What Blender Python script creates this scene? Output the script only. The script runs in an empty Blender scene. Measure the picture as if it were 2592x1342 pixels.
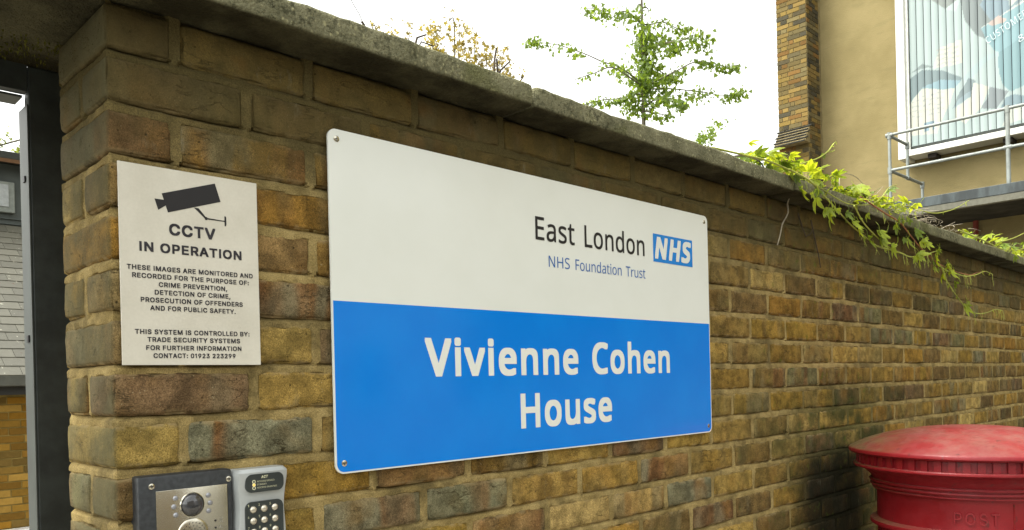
import bpy, bmesh, math, random
import numpy as np
from mathutils import Vector, Matrix, noise as mnoise

random.seed(7)
S = bpy.context.scene
COL = S.collection

# ------------------------------------------------------------------ camera
CAM = Vector((-0.39254433, -1.19845967, -0.01247555))
def cam_axes(a, b, c):
    f = Vector((math.sin(a)*math.cos(b), math.cos(a)*math.cos(b), math.sin(b)))
    r = Vector((math.cos(a), -math.sin(a), 0)); u = r.cross(f)
    return math.cos(c)*r + math.sin(c)*u, -math.sin(c)*r + math.cos(c)*u, f
R_, U_, F_ = cam_axes(math.radians(44.63071938), math.radians(-0.13277579), math.radians(-1.38262495))
cam = bpy.data.objects.new('camera', bpy.data.cameras.new('camera'))
COL.objects.link(cam)
M = Matrix((R_, U_, -F_)).transposed().to_4x4(); M.translation = CAM
cam.matrix_world = M
cam.data.sensor_width = 36.0
cam.data.lens = 2028.76/2592*36
cam.data.shift_y = (972-671)/2592
cam.data.clip_start = 0.05; cam.data.clip_end = 600
S.camera = cam

# ------------------------------------------------------------------ world, sun, exposure
W = bpy.data.worlds.new('World'); S.world = W; W.use_nodes = True
nt = W.node_tree; nt.nodes.clear()
sky = nt.nodes.new('ShaderNodeTexSky'); sky.sky_type = 'NISHITA'; sky.sun_disc = False
SUN_EL, SUN_AZ = math.radians(58), math.radians(-62)     # azimuth from +Y towards +X
sky.sun_elevation = SUN_EL; sky.sun_rotation = SUN_AZ
sky.air_density = 1.0; sky.dust_density = 4.0; sky.ozone_density = 1.0
hsv = nt.nodes.new('ShaderNodeHueSaturation'); hsv.inputs['Saturation'].default_value = 0.12
warm = nt.nodes.new('ShaderNodeMix'); warm.data_type = 'RGBA'; warm.blend_type = 'MULTIPLY'
warm.inputs['Factor'].default_value = 1.0; warm.inputs['B'].default_value = (1.0, 0.995, 0.93, 1)
bg = nt.nodes.new('ShaderNodeBackground'); bg.inputs['Strength'].default_value = 0.15
out = nt.nodes.new('ShaderNodeOutputWorld')
nt.links.new(sky.outputs['Color'], hsv.inputs['Color'])
nt.links.new(hsv.outputs['Color'], warm.inputs['A'])
nt.links.new(warm.outputs['Result'], bg.inputs['Color'])
nt.links.new(bg.outputs['Background'], out.inputs['Surface'])
sun = bpy.data.objects.new('sun', bpy.data.lights.new('sun', 'SUN')); COL.objects.link(sun)
sun.data.energy = 0.5; sun.data.angle = math.radians(14); sun.data.color = (1.0, 0.97, 0.88)
sd = Vector((math.sin(SUN_AZ)*math.cos(SUN_EL), math.cos(SUN_AZ)*math.cos(SUN_EL), math.sin(SUN_EL)))
sun.rotation_euler = sd.to_track_quat('Z', 'Y').to_euler()
S.view_settings.view_transform = 'Standard'; S.view_settings.look = 'None'
S.view_settings.gamma = 1; S.view_settings.use_curve_mapping = False
S.view_settings.exposure = 1.99
S.render.engine = 'CYCLES'
S.cycles.max_bounces = 6

# ------------------------------------------------------------------ helpers
def wloc(o):
    v = Vector(o.location)
    while o.parent: o = o.parent; v += Vector(o.location)
    return v
def tag(o, label=None, cat=None, group=None, kind=None):
    if label: o['label'] = label
    if cat: o['category'] = cat
    if group: o['group'] = group
    if kind: o['kind'] = kind
    return o
def thing(name, loc, label, cat, group=None):
    o = bpy.data.objects.new(name, None); COL.objects.link(o); o.location = loc
    o.empty_display_size = 0.1
    return tag(o, label, cat, group)
def link(name, me, parent=None, loc=None):
    """loc is a world position; None means mesh is in world coordinates already"""
    o = bpy.data.objects.new(name, me); COL.objects.link(o)
    if parent:
        o.parent = parent; base = wloc(parent)
    else: base = Vector((0, 0, 0))
    o.location = (Vector(loc) if loc is not None else Vector((0, 0, 0))) - base
    return o
def mesh(verts, faces, mat=None, smooth=False):
    me = bpy.data.meshes.new('mesh'); me.from_pydata([tuple(v) for v in verts], [], faces)
    if mat: me.materials.append(mat)
    if smooth: me.polygons.foreach_set('use_smooth', [True]*len(me.polygons))
    me.update(); return me
class G:
    """collects simple shapes into one mesh"""
    def __init__(s): s.v = []; s.f = []
    def add(s, vs, fs):
        n = len(s.v); s.v += [tuple(v) for v in vs]; s.f += [tuple(i+n for i in f) for f in fs]; return s
    def box(s, x0, x1, y0, y1, z0, z1, b=0.0):
        if b <= 0:
            vs = [(x, y, z) for x in (x0, x1) for y in (y0, y1) for z in (z0, z1)]
            return s.add(vs, [(0,1,3,2),(4,6,7,5),(0,4,5,1),(2,3,7,6),(0,2,6,4),(1,5,7,3)])
        bm = bmesh.new(); bmesh.ops.create_cube(bm, size=1)
        for v in bm.verts: v.co = Vector(((x0+x1)/2+v.co.x*(x1-x0), (y0+y1)/2+v.co.y*(y1-y0), (z0+z1)/2+v.co.z*(z1-z0)))
        bmesh.ops.bevel(bm, geom=bm.edges[:], offset=b, segments=2, affect='EDGES', profile=.5)
        bm.verts.index_update()
        s.add([v.co[:] for v in bm.verts], [[v.index for v in f.verts] for f in bm.faces]); bm.free(); return s
    def tube(s, pts, r, n=6, r1=None, cap=True):
        pts = [Vector(p) for p in pts]; m = len(pts); r1 = r if r1 is None else r1
        vs = []; side = None
        for i, p in enumerate(pts):
            t = (pts[min(i+1, m-1)]-pts[max(i-1, 0)])
            t = t.normalized() if t.length > 1e-9 else Vector((0,0,1))
            if side is None: side = t.cross(Vector((0,0,1)) if abs(t.z) < .9 else Vector((1,0,0))).normalized()
            side = (side - t*side.dot(t)).normalized(); up = t.cross(side)
            rr = r + (r1-r)*i/max(1, m-1)
            for k in range(n):
                a = 2*math.pi*k/n; vs.append(p+side*math.cos(a)*rr+up*math.sin(a)*rr)
        fs = [(i*n+k, i*n+(k+1)%n, (i+1)*n+(k+1)%n, (i+1)*n+k) for i in range(m-1) for k in range(n)]
        if cap: fs += [tuple(range(n))[::-1], tuple(range((m-1)*n, m*n))]
        return s.add(vs, fs)
    def lathe(s, prof, c, n=64, axis='z'):
        vs = []
        for r, z in prof:
            for k in range(n):
                a = 2*math.pi*k/n
                if axis == 'z': vs.append((c[0]+r*math.cos(a), c[1]+r*math.sin(a), z))
                else: vs.append((c[0]+r*math.cos(a), z, c[2]+r*math.sin(a)))   # axis along y
        m = len(prof)
        fs = [(i*n+k, (i+1)*n+k, (i+1)*n+(k+1)%n, i*n+(k+1)%n) for i in range(m-1) for k in range(n)]
        return s.add(vs, fs)
    def prism(s, poly, y0, y1):
        """polygon in xz extruded from y0 to y1 (y0 = front)"""
        n = len(poly)
        vs = [(x, y0, z) for x, z in poly] + [(x, y1, z) for x, z in poly]
        return s.add(vs, [tuple(range(n)), tuple(range(2*n-1, n-1, -1))] + [(k, k+n, (k+1)%n+n, (k+1)%n) for k in range(n)])
    def obj(s, name, mat, parent=None, smooth=False, origin=None):
        v = s.v
        if origin is None and parent: origin = wloc(parent)
        if origin is not None: v = [(a[0]-origin[0], a[1]-origin[1], a[2]-origin[2]) for a in v]
        me = mesh(v, s.f, mat, smooth)
        if smooth:
            try: me.set_sharp_from_angle(angle=math.radians(38))
            except Exception: pass
        return link(name, me, parent, origin)
def rrect(x0, x1, z0, z1, r, n=5):
    p = []
    for cx, cz, a0 in ((x1-r, z1-r, 0), (x0+r, z1-r, 90), (x0+r, z0+r, 180), (x1-r, z0+r, 270)):
        for k in range(n+1):
            a = math.radians(a0+90*k/n); p.append((cx+r*math.cos(a), cz+r*math.sin(a)))
    return p
def catmull(pts, k=5):
    P = [Vector(p) for p in pts]; P = [P[0]*2-P[1]]+P+[P[-1]*2-P[-2]]; o = []
    for i in range(1, len(P)-2):
        for j in range(k):
            t = j/k; a, b, c, d = P[i-1:i+3]
            o.append(.5*((2*b)+(c-a)*t+(2*a-5*b+4*c-d)*t*t+(3*b-a-3*c+d)*t**3))
    o.append(P[-2]); return o

# ------------------------------------------------------------------ materials
class MB:
    def __init__(s, name, rough=.8, spec=.3):
        s.m = bpy.data.materials.new(name); s.m.use_nodes = True; s.t = s.m.node_tree
        s.b = s.t.nodes['Principled BSDF']; s.b.inputs['Roughness'].default_value = rough
        s.b.inputs['Specular IOR Level'].default_value = spec
    def n(s, typ, **kw):
        x = s.t.nodes.new(typ)
        for k, v in kw.items(): setattr(x, k, v)
        return x
    def val(s, sock, v):
        if isinstance(v, (int, float)): sock.default_value = v
        elif isinstance(v, (tuple, list)): sock.default_value = tuple(v)+((1,) if len(v) == 3 and len(sock.default_value) == 4 else ())
        else: s.t.links.new(v, sock)
    def noise(s, co, scale, detail=3, rough=.55, dist=0):
        x = s.n('ShaderNodeTexNoise'); s.val(x.inputs['Vector'], co)
        x.inputs['Scale'].default_value = scale; x.inputs['Detail'].default_value = detail
        x.inputs['Roughness'].default_value = rough; x.inputs['Distortion'].default_value = dist
        return x.outputs['Fac']
    def voro(s, co, scale, feat='F1'):
        x = s.n('ShaderNodeTexVoronoi', feature=feat); s.val(x.inputs['Vector'], co); x.inputs['Scale'].default_value = scale
        return x.outputs['Distance']
    def ramp(s, f, a, b, lo=0., hi=1.):
        x = s.n('ShaderNodeMapRange'); x.clamp = True; x.interpolation_type = 'SMOOTHSTEP'
        s.val(x.inputs['Value'], f)
        for k, v in (('From Min', a), ('From Max', b), ('To Min', lo), ('To Max', hi)): x.inputs[k].default_value = v
        return x.outputs['Result']
    def mix(s, f, a, b, mode='MIX'):
        x = s.n('ShaderNodeMix', data_type='RGBA', blend_type=mode)
        s.val(x.inputs[0], f); s.val(x.inputs[6], a); s.val(x.inputs[7], b); return x.outputs[2]
    def math(s, op, a, b=0.0, c=0.0):
        x = s.n('ShaderNodeMath', operation=op); s.val(x.inputs[0], a); s.val(x.inputs[1], b); s.val(x.inputs[2], c); return x.outputs[0]
    def vmath(s, op, a, b=(0, 0, 0)):
        x = s.n('ShaderNodeVectorMath', operation=op); s.val(x.inputs[0], a); s.val(x.inputs[1], b); return x.outputs[0]
    def pos(s): return s.n('ShaderNodeNewGeometry').outputs['Position']
    def obj(s): return s.n('ShaderNodeTexCoord').outputs['Object']
    def sep(s, v):
        x = s.n('ShaderNodeSeparateXYZ'); s.val(x.inputs[0], v); return x.outputs
    def bump(s, h, strength=.5, dist=.002, nrm=None):
        x = s.n('ShaderNodeBump'); s.val(x.inputs['Height'], h); x.inputs['Strength'].default_value = strength
        x.inputs['Distance'].default_value = dist
        if nrm is not None: s.t.links.new(nrm, x.inputs['Normal'])
        s.t.links.new(x.outputs[0], s.b.inputs['Normal']); return x.outputs[0]
    def color(s, c): s.val(s.b.inputs['Base Color'], c); return s.m

def simple(name, col, rough=.6, spec=.3, metal=0., var=.12, scale=20, bump=0, bscale=200):
    q = MB(name, rough, spec); q.b.inputs['Metallic'].default_value = metal
    p = q.obj(); f = q.noise(p, scale, 4)
    dark = tuple(c*(1-var) for c in col); lite = tuple(min(1, c*(1+var)) for c in col)
    q.color(q.mix(q.ramp(f, .3, .7), dark, lite))
    if bump: q.bump(q.noise(p, bscale, 3), bump, .001)
    return q.m

def brick_mat(name, attr=False, dirt_shade=True):
    q = MB(name, .92, .12)
    if attr:
        a = q.n('ShaderNodeAttribute', attribute_name='tint'); base = a.outputs['Color']; band = a.outputs['Alpha']
        rnd = q.math('FRACT', q.math('MULTIPLY', q.sep(base)[0], 531.7)); P = q.pos()
    else:
        oi = q.n('ShaderNodeObjectInfo'); base = oi.outputs['Color']; band = oi.outputs['Alpha']; rnd = oi.outputs['Random']; P = q.obj()
    off = q.n('ShaderNodeCombineXYZ')
    q.val(off.inputs[0], q.math('MULTIPLY', rnd, 37.0)); q.val(off.inputs[1], q.math('MULTIPLY', rnd, 91.0)); q.val(off.inputs[2], q.math('MULTIPLY', rnd, 13.0))
    PP = q.vmath('ADD', P, off.outputs[0])
    # kiln bands along the brick
    bandv = q.noise(q.vmath('MULTIPLY', PP, (1, 1, .22)), 13, 1.5, .4, .8)
    pick = q.noise(q.vmath('MULTIPLY', PP, (1, 1, .3)), 9, 1)
    bcol = q.mix(q.ramp(pick, .47, .58), (.140, .132, .086), (.145, .075, .032))
    c = q.mix(q.math('MULTIPLY', q.ramp(bandv, .42, .6), band), base, bcol)
    # blotches, grain
    bl = q.noise(PP, 26, 4, .6)
    c = q.mix(1.0, c, q.mix(q.ramp(bl, .33, .68), (.66, .64, .60), (1.38, 1.34, 1.28)), 'MULTIPLY')
    hue = q.noise(PP, 11, 2)
    c = q.mix(q.ramp(hue, .5, .75, 0, .32), c, (.27, .145, .03))
    gr = q.noise(PP, 240, 3, .7)
    c = q.mix(1.0, c, q.mix(gr, (.52, .51, .48), (1.6, 1.6, 1.6)), 'MULTIPLY')
    pit = q.ramp(q.voro(PP, 75), .05, .16); pitn = q.ramp(q.noise(PP, 34, 1), .5, .62)
    pits = q.math('MULTIPLY', q.math('SUBTRACT', 1.0, pit), pitn); cw = q.sep(q.pos())
    c = q.mix(q.math('MULTIPLY', pits, .75), c, (.03, .024, .012))
    g3 = q.noise(PP, 520, 2, .8); c = q.mix(1.0, c, q.mix(q.ramp(g3, .30, .70), (.60, .59, .56), (1.42, 1.40, 1.36)), 'MULTIPLY')
    gp = q.math('MULTIPLY', q.ramp(q.voro(PP, 210), .20, .10), q.ramp(q.noise(PP, 60, 1), .50, .62))
    c = q.mix(q.math('MULTIPLY', gp, .7), c, (.045, .034, .016))
    gw = q.math('MULTIPLY', q.ramp(q.voro(q.vmath('ADD', PP, (9, 4, 2)), 150), .17, .09), q.ramp(q.noise(PP, 40, 1), .56, .64))
    c = q.mix(q.math('MULTIPLY', gw, .6), c, (.42, .36, .22))
    crk = q.math('ABSOLUTE', q.math('SUBTRACT', q.noise(q.vmath('MULTIPLY', PP, (.5, 1, 1.6)), 19, 4, .6), .5))
    crk = q.math('MULTIPLY', q.ramp(crk, .010, .002), q.ramp(q.noise(PP, 15, 1), .5, .6, 0, .6)); c = q.mix(crk, c, (.05, .036, .016))
    # mortar smeared over the arrises
    z = q.math('ABSOLUTE', q.sep(q.obj() if not attr else P)[2])
    if not attr:
        sm = q.math('MULTIPLY', q.ramp(z, .021, .031), q.ramp(q.noise(PP, 42, 3), .44, .6, 0, .75))
        c = q.mix(sm, c, (.33, .25, .125))
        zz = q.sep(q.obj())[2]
        c = q.mix(q.math('MULTIPLY', q.ramp(zz, -.022, -.033), q.ramp(q.noise(PP, 30, 2), .38, .6, 0, .6)), c, (.05, .038, .018))  # lower arris darkened, shadow line under the brick put into colour
    W = q.pos(); wx, wy, wz = q.sep(W)[:3]
    if dirt_shade:
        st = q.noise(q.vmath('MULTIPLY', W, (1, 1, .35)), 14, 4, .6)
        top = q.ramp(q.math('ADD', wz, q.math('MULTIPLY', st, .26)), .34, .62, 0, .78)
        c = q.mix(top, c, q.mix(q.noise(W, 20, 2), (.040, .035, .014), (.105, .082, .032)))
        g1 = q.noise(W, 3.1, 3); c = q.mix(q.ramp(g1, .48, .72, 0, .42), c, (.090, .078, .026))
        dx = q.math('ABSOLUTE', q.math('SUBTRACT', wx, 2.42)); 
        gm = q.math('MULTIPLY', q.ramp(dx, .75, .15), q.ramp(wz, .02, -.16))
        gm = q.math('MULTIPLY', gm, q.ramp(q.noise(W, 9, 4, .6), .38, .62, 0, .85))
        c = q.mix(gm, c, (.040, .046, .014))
        box_shade = q.math('MULTIPLY', q.ramp(q.math('ABSOLUTE', q.math('SUBTRACT', wx, 2.35)), .34, .16), q.ramp(wz, -.22, -.33)); c = q.mix(q.math('MULTIPLY', box_shade, .85), c, (.010, .010, .006))  # shade of the post box painted onto the bricks beside it
        g2 = q.ramp(q.noise(W, 23, 3, .6), .60, .72, 0, .55)
        c = q.mix(q.math('MULTIPLY', g2, q.ramp(dx, 1.0, .2)), c, (.075, .115, .012))
        ef = q.math('MULTIPLY', q.ramp(q.noise(q.vmath('MULTIPLY', W, (1.3, 1, .5)), 15, 5, .7), .60, .74, 0, .5), q.ramp(wz, .1, .5, .6, 1.0))
        c = q.mix(ef, c, (.21, .20, .14)); ru = q.ramp(q.noise(q.vmath('ADD', W, (7, 7, 7)), 8, 3), .56, .68, 0, .35); c = q.mix(q.math('MULTIPLY', ru, q.ramp(wz, .2, .5)), c, (.17, .085, .022))
    ret = q.math('MULTIPLY', q.ramp(cw[0], .006, .0005), q.ramp(q.noise(q.pos(), 12, 3), .3, .6, .35, .7)); c = q.mix(ret, c, (.105, .100, .055))
    q.color(c)
    h = q.math('ADD', q.math('MULTIPLY', gr, .45), q.math('MULTIPLY', q.noise(PP, 70, 4, .6), 1.2))
    h = q.math('SUBTRACT', h, q.math('ADD', q.math('MULTIPLY', pits, 1.0), q.math('ADD', q.math('MULTIPLY', gp, .6), q.math('MULTIPLY', crk, 1.0))))
    h = q.math('ADD', h, q.math('MULTIPLY', g3, .35))
    q.bump(h, .9, .003)
    return q.m
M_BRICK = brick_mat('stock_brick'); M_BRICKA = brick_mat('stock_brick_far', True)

def mortar_mat():
    q = MB('lime_mortar', .95, .1); W = q.pos(); wx, wy, wz = q.sep(W)[:3]
    c = q.mix(q.ramp(q.noise(W, 16, 4, .6), .3, .7), (.215, .160, .062), (.365, .280, .120))
    c = q.mix(1.0, c, q.mix(q.noise(W, 330, 3, .7), (.68, .68, .66), (1.3, 1.3, 1.3)), 'MULTIPLY')
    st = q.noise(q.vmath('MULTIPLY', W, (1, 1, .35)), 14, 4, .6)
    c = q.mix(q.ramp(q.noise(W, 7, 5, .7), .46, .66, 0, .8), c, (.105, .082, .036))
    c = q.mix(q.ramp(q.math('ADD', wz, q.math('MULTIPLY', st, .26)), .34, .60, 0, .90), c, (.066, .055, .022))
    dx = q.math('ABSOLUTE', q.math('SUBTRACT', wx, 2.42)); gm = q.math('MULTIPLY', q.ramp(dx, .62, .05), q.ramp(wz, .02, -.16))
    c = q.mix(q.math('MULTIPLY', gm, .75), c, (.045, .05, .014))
    box_shade = q.math('MULTIPLY', q.ramp(q.math('ABSOLUTE', q.math('SUBTRACT', wx, 2.35)), .36, .14), q.ramp(wz, -.20, -.33)); c = q.mix(q.math('MULTIPLY', box_shade, .9), c, (.010, .010, .006))  # post box shade darkened into the mortar colour as well
    gm2 = q.noise(W, 520, 2, .8); c = q.mix(1.0, c, q.mix(q.ramp(gm2, .3, .7), (.68, .67, .65), (1.32, 1.3, 1.28)), 'MULTIPLY')
    q.color(c); q.bump(q.math('ADD', q.noise(W, 90, 5, .7), q.math('MULTIPLY', q.noise(W, 400, 2), .4)), .8, .0025); return q.m
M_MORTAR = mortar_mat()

def coping_mat():
    q = MB('weathered_concrete', .93, .12); W = q.pos(); wx, wy, wz = q.sep(W)[:3]
    c = q.mix(q.ramp(q.noise(W, 11, 5, .65), .32, .68), (.130, .127, .076), (.235, .226, .142))
    sp = q.ramp(q.voro(W, 95), .38, .12); sp = q.math('MULTIPLY', sp, q.ramp(q.noise(W, 30, 3), .46, .6))
    c = q.mix(q.math('MULTIPLY', sp, .85), c, (.38, .36, .21)); lic = q.ramp(q.noise(W, 120, 3, .7), .55, .64, 0, .6); c = q.mix(q.math('MULTIPLY', lic, q.ramp(q.noise(W, 9, 3), .4, .6)), c, (.31, .30, .17))
    dk = q.ramp(q.noise(W, 75, 4, .75), .50, .62, 0, .70)
    dk = q.math('MULTIPLY', dk, q.ramp(q.noise(W, 4.2, 2), .38, .62))
    c = q.mix(dk, c, (.028, .030, .016))
    c = q.mix(q.ramp(q.noise(q.vmath('ADD', W, (5, 3, 1)), 6, 3), .52, .7, 0, .6), c, (.10, .105, .035))
    # sheltered underside: soot, algae streaks
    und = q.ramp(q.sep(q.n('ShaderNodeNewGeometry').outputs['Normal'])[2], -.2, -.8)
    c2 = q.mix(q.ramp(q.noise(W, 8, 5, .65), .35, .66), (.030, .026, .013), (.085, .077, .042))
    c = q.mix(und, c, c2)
    c = q.mix(1.0, c, q.mix(q.noise(W, 220, 3, .8), (.42, .42, .40), (1.62, 1.62, 1.58)), 'MULTIPLY')
    q.color(c); q.bump(q.math('ADD', q.noise(W, 60, 5, .75), q.noise(W, 200, 3)), 1.0, .006); return q.m
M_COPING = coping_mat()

def tiny_wall_mat():                       # distant small bricks
    q = MB('distant_brick', .9, .1); oi = q.n('ShaderNodeObjectInfo'); P = q.pos()
    c = q.mix(1.0, oi.outputs['Color'], q.mix(q.noise(P, 30, 3), (.75, .75, .75), (1.25, 1.25, 1.25)), 'MULTIPLY')
    q.color(c); q.bump(q.noise(P, 90, 3), .5, .003); return q.m
M_FARBRICK = tiny_wall_mat()

M_SIGN = MB('sign_white', .16, .4)
_p = M_SIGN.pos(); M_SIGN = M_SIGN.color(M_SIGN.mix(M_SIGN.ramp(M_SIGN.noise(_p, 9, 3), .3, .8), (.755, .78, .73), (.73, .755, .70)))
q = MB('sign_blue', .12, .4)
M_BLUE = q.color(q.mix(q.ramp(q.noise(q.pos(), 7, 3), .35, .7), (.0, .195, .72), (.001, .215, .75)))
M_LOGO = simple('logo_blue', (.012, .215, .64), .25, .5, var=.03)
M_NAVY = simple('trust_blue', (.035, .13, .40), .3, .4, var=.03)
M_BLACK = simple('print_black', (.018, .017, .018), .4, .3, var=.1)
M_GREYBLACK = simple('print_charcoal', (.030, .028, .034), .55, .3, var=.25, scale=60)
q = MB('cctv_board', .55, .3)
_c = q.mix(q.ramp(q.noise(q.pos(), 14, 4), .3, .7), (.60, .575, .49), (.67, .645, .56))
_c = q.mix(1.0, _c, q.mix(q.noise(q.pos(), 260, 2), (.93, .93, .92), (1.06, 1.06, 1.06)), 'MULTIPLY')
M_CCTV = q.color(q.mix(q.ramp(q.voro(q.pos(), 60), .035, .02, 0, .5), _c, (.25, .2, .14)))
M_EDGE = simple('sign_edge', (.5, .49, .45), .5, .3)
M_STEEL = simple('brushed_steel', (.62, .59, .49), .22, .5, 1.0, .05, 8, .10, 500)
M_DARKMETAL = simple('anodised_charcoal', (.046, .050, .054), .42, .4, 0.3, .2, 120, .3, 700)
M_SILVER = simple('silver_plastic', (.46, .49, .49), .38, .5, .25, .05, 30)
M_PLATE = simple('keypad_charcoal', (.035, .042, .040), .35, .4)
M_LENS = simple('black_dome', (.045, .046, .052), .10, 1.0, 0, .5, 60)
M_KEY = simple('key_metal', (.62, .58, .48), .25, .5, .7, .1, 90)
M_LABELTXT = simple('keypad_print', (.62, .62, .42), .5)
q = MB('amber_led', .4); q.b.inputs['Emission Color'].default_value = (1, .42, .05, 1); q.b.inputs['Emission Strength'].default_value = .5
M_AMBER = q.color((.7, .3, .05))
M_PAINTDK = simple('gate_paint_dark', (.030, .036, .034), .5, .35, 0, .25, 25, .3, 200)
M_PAINTGR = simple('gate_flange_grey', (.055, .063, .058), .5, .35, 0, .12, 12)

# ------------------------------------------------------------------ ground, road
q = MB('paving', .9, .2); W_ = q.pos()
_c = q.mix(q.noise(W_, 3, 5), (.16, .15, .13), (.27, .25, .21)); M_PAVE = q.color(_c); q.bump(q.noise(W_, 60, 4), .5, .004)
q = MB('asphalt', .9, .2); W_ = q.pos(); M_ROAD = q.color(q.mix(q.noise(W_, 40, 4), (.035, .035, .034), (.07, .07, .066))); q.bump(q.noise(W_, 150, 2), .6, .004)
GZ = -1.62
g = G(); g.add([(-300, -300, GZ-.12), (300, -300, GZ-.12), (300, 300, GZ-.12), (-300, 300, GZ-.12)], [(0, 1, 2, 3)])
tag(g.obj('road', M_ROAD), kind='structure')
g = G().box(-60, 60, -3.2, 40, GZ-.3, GZ); tag(g.obj('pavement', M_PAVE), kind='structure')
g = G().box(-60, 60, -3.35, -3.2, GZ-.3, GZ-.004); tag(g.obj('kerb', simple('kerb_stone', (.25, .24, .21), .9)), kind='structure')

# ------------------------------------------------------------------ the long brick wall
J0 = .4707; PITCH = .075; BP = .2263; JW = .0125
WALL = thing('brick_wall', (0, 0, GZ), 'long weathered yellow stock brick wall with concrete coping carrying both signs', 'wall')
def nz(x, y, z): return mnoise.noise((x, y, z))
def brick_verts(L, D, H, seed, dense=True):
    r = .0055
    def axis(h, step):
        n = max(1, round((2*h-2*r)/step)); a = [-h, -h+r*.3, -h+r]
        a += [-h+r+(2*h-2*r)*i/n for i in range(1, n)]
        return a+[h-r, h-r*.3, h]
    st = .014 if dense else .05
    ax, ay, az = axis(L/2, st), axis(D/2, .05), axis(H/2, st if dense else .03)
    idx = {}; V = []; Fs = []
    def vid(p):
        k = tuple(round(c, 6) for c in p)
        if k not in idx: idx[k] = len(V); V.append(Vector(p))
        return idx[k]
    def face(A, B, fn, flip):
        for i in range(len(A)-1):
            for j in range(len(B)-1):
                f = [vid(fn(A[i], B[j])), vid(fn(A[i+1], B[j])), vid(fn(A[i+1], B[j+1])), vid(fn(A[i], B[j+1]))]
                Fs.append(f[::-1] if flip else f)
    h = (L/2, D/2, H/2)
    face(ax, az, lambda a, b: (a, -h[1], b), False)
    face(ax, ay, lambda a, b: (a, b, h[2]), False); face(ax, ay, lambda a, b: (a, b, -h[2]), True)
    face(ay, az, lambda a, b: (-h[0], a, b), True); face(ay, az, lambda a, b: (h[0], a, b), False)
    out_ = []
    for p in V:
        qv = Vector([max(-(h[i]-r), min(h[i]-r, p[i])) for i in range(3)]); d = p-qv
        edge = min(1, max(0, (d.length-r)/(r*.42)))
        if d.length > r: p = qv+d.normalized()*r
        n = d.normalized() if d.length > 1e-6 else Vector((0, 0, 0))
        s = seed*3.71
        big = nz(p.x*14+s, p.y*14, p.z*22+s); med = nz(p.x*55, p.y*55+s, p.z*55); chip = max(0, nz(p.x*38+s, p.y*38-s, p.z*38)-.12)
        p = p+n*(big*.0014+med*.0009)-n*(edge*(chip*.022+.0011*(1+med)))
        # worn corners
        cr = (abs(p.x)/h[0])**8*(abs(p.z)/h[2])**4
        p = p-Vector((math.copysign(1, p.x), 0, math.copysign(1, p.z)))*cr*.0022*(1+big)
        out_.append(p)
    return out_, Fs
def brick_mesh(L, D, H, seed, mat, dense=True):
    v, f = brick_verts(L, D, H, seed, dense); return mesh(v, f, mat, True)
Lb, Hb, Db = BP-JW, PITCH-.0115, .1025
PAL = [(.235, .155, .040), (.265, .175, .048), (.215, .140, .042), (.185, .120, .040), (.250, .150, .038),
       (.175, .120, .045), (.150, .100, .040), (.205, .150, .060), (.285, .200, .070), (.140, .095, .045), (.225, .130, .035)]
GREY = (.145, .135, .080); PURP = (.135, .085, .052); DARK = (.085, .064, .030); PALE = (.33, .245, .105)
def tint(rng):
    u = rng.random()
    if u < .10: c, a = GREY, .8
    elif u < .18: c, a = PURP, .5
    elif u < .25: c, a = DARK, .3
    elif u < .32: c, a = PALE, .15
    else: c, a = rng.choice(PAL), rng.choice((.0, .0, .1, .2, .3, .5, .7))
    k = rng.uniform(.85, 1.15)
    k *= .91
    return (c[0]*k, c[1]*k*1.01, c[2]*k*.84, a)
bricks = []        # (kind, centre, size, n, k)
rng = random.Random(11)
def in_frame(c, sz):
    p = Vector(c)-CAM; z = p.dot(F_)
    if z < .3: return None
    x = 1296+2028.76*p.dot(R_)/z; y = 972-2028.76*p.dot(U_)/z
    return x, y, 2028.76*sz[2]/z, z
for n in range(-1, 27):
    zc = J0-PITCH*(n+.5)
    if n == -1: zc = J0+.0375
    first = .213 if n % 2 == 0 else .100
    xs = [0.0]+[first+BP*k for k in range(0, 34)]
    for k in range(len(xs)-1):
        x0 = 0.0 if k == 0 else xs[k]+JW/2; x1 = xs[k+1]-JW/2
        x0 += rng.uniform(-.0025, .0025)*(k > 0); x1 += rng.uniform(-.0025, .0025)
        D = Db if (n % 2 == 0 or k > 0) else .215
        bricks.append((n, k, (x0, x1), D, zc))
scored = []
for b in bricks:
    n, k, (x0, x1), D, zc = b
    a = 0
    for xx in (x0, (x0+x1)/2, x1):
        for zz in (zc-Hb/2, zc+Hb/2):
            s = in_frame((xx, 0, zz), (0, 0, Hb))
            if s and -20 < s[0] < 2612 and -40 < s[1] < 1382: a += s[2]**2
    if .36 < x0 and x1 < 1.55 and -.155 < zc-Hb/2 and zc+Hb/2 < .43: a = 0
    scored.append(a)
order = sorted(range(len(bricks)), key=lambda i: -scored[i])
solo = set(i for i in order[:284] if scored[i] > 0)
VAR = [brick_mesh(Lb, Db, Hb, s+1, M_BRICK) for s in range(14)]
VARS = [brick_verts(Lb, Db, Hb, s+40, False) for s in range(8)]
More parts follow.
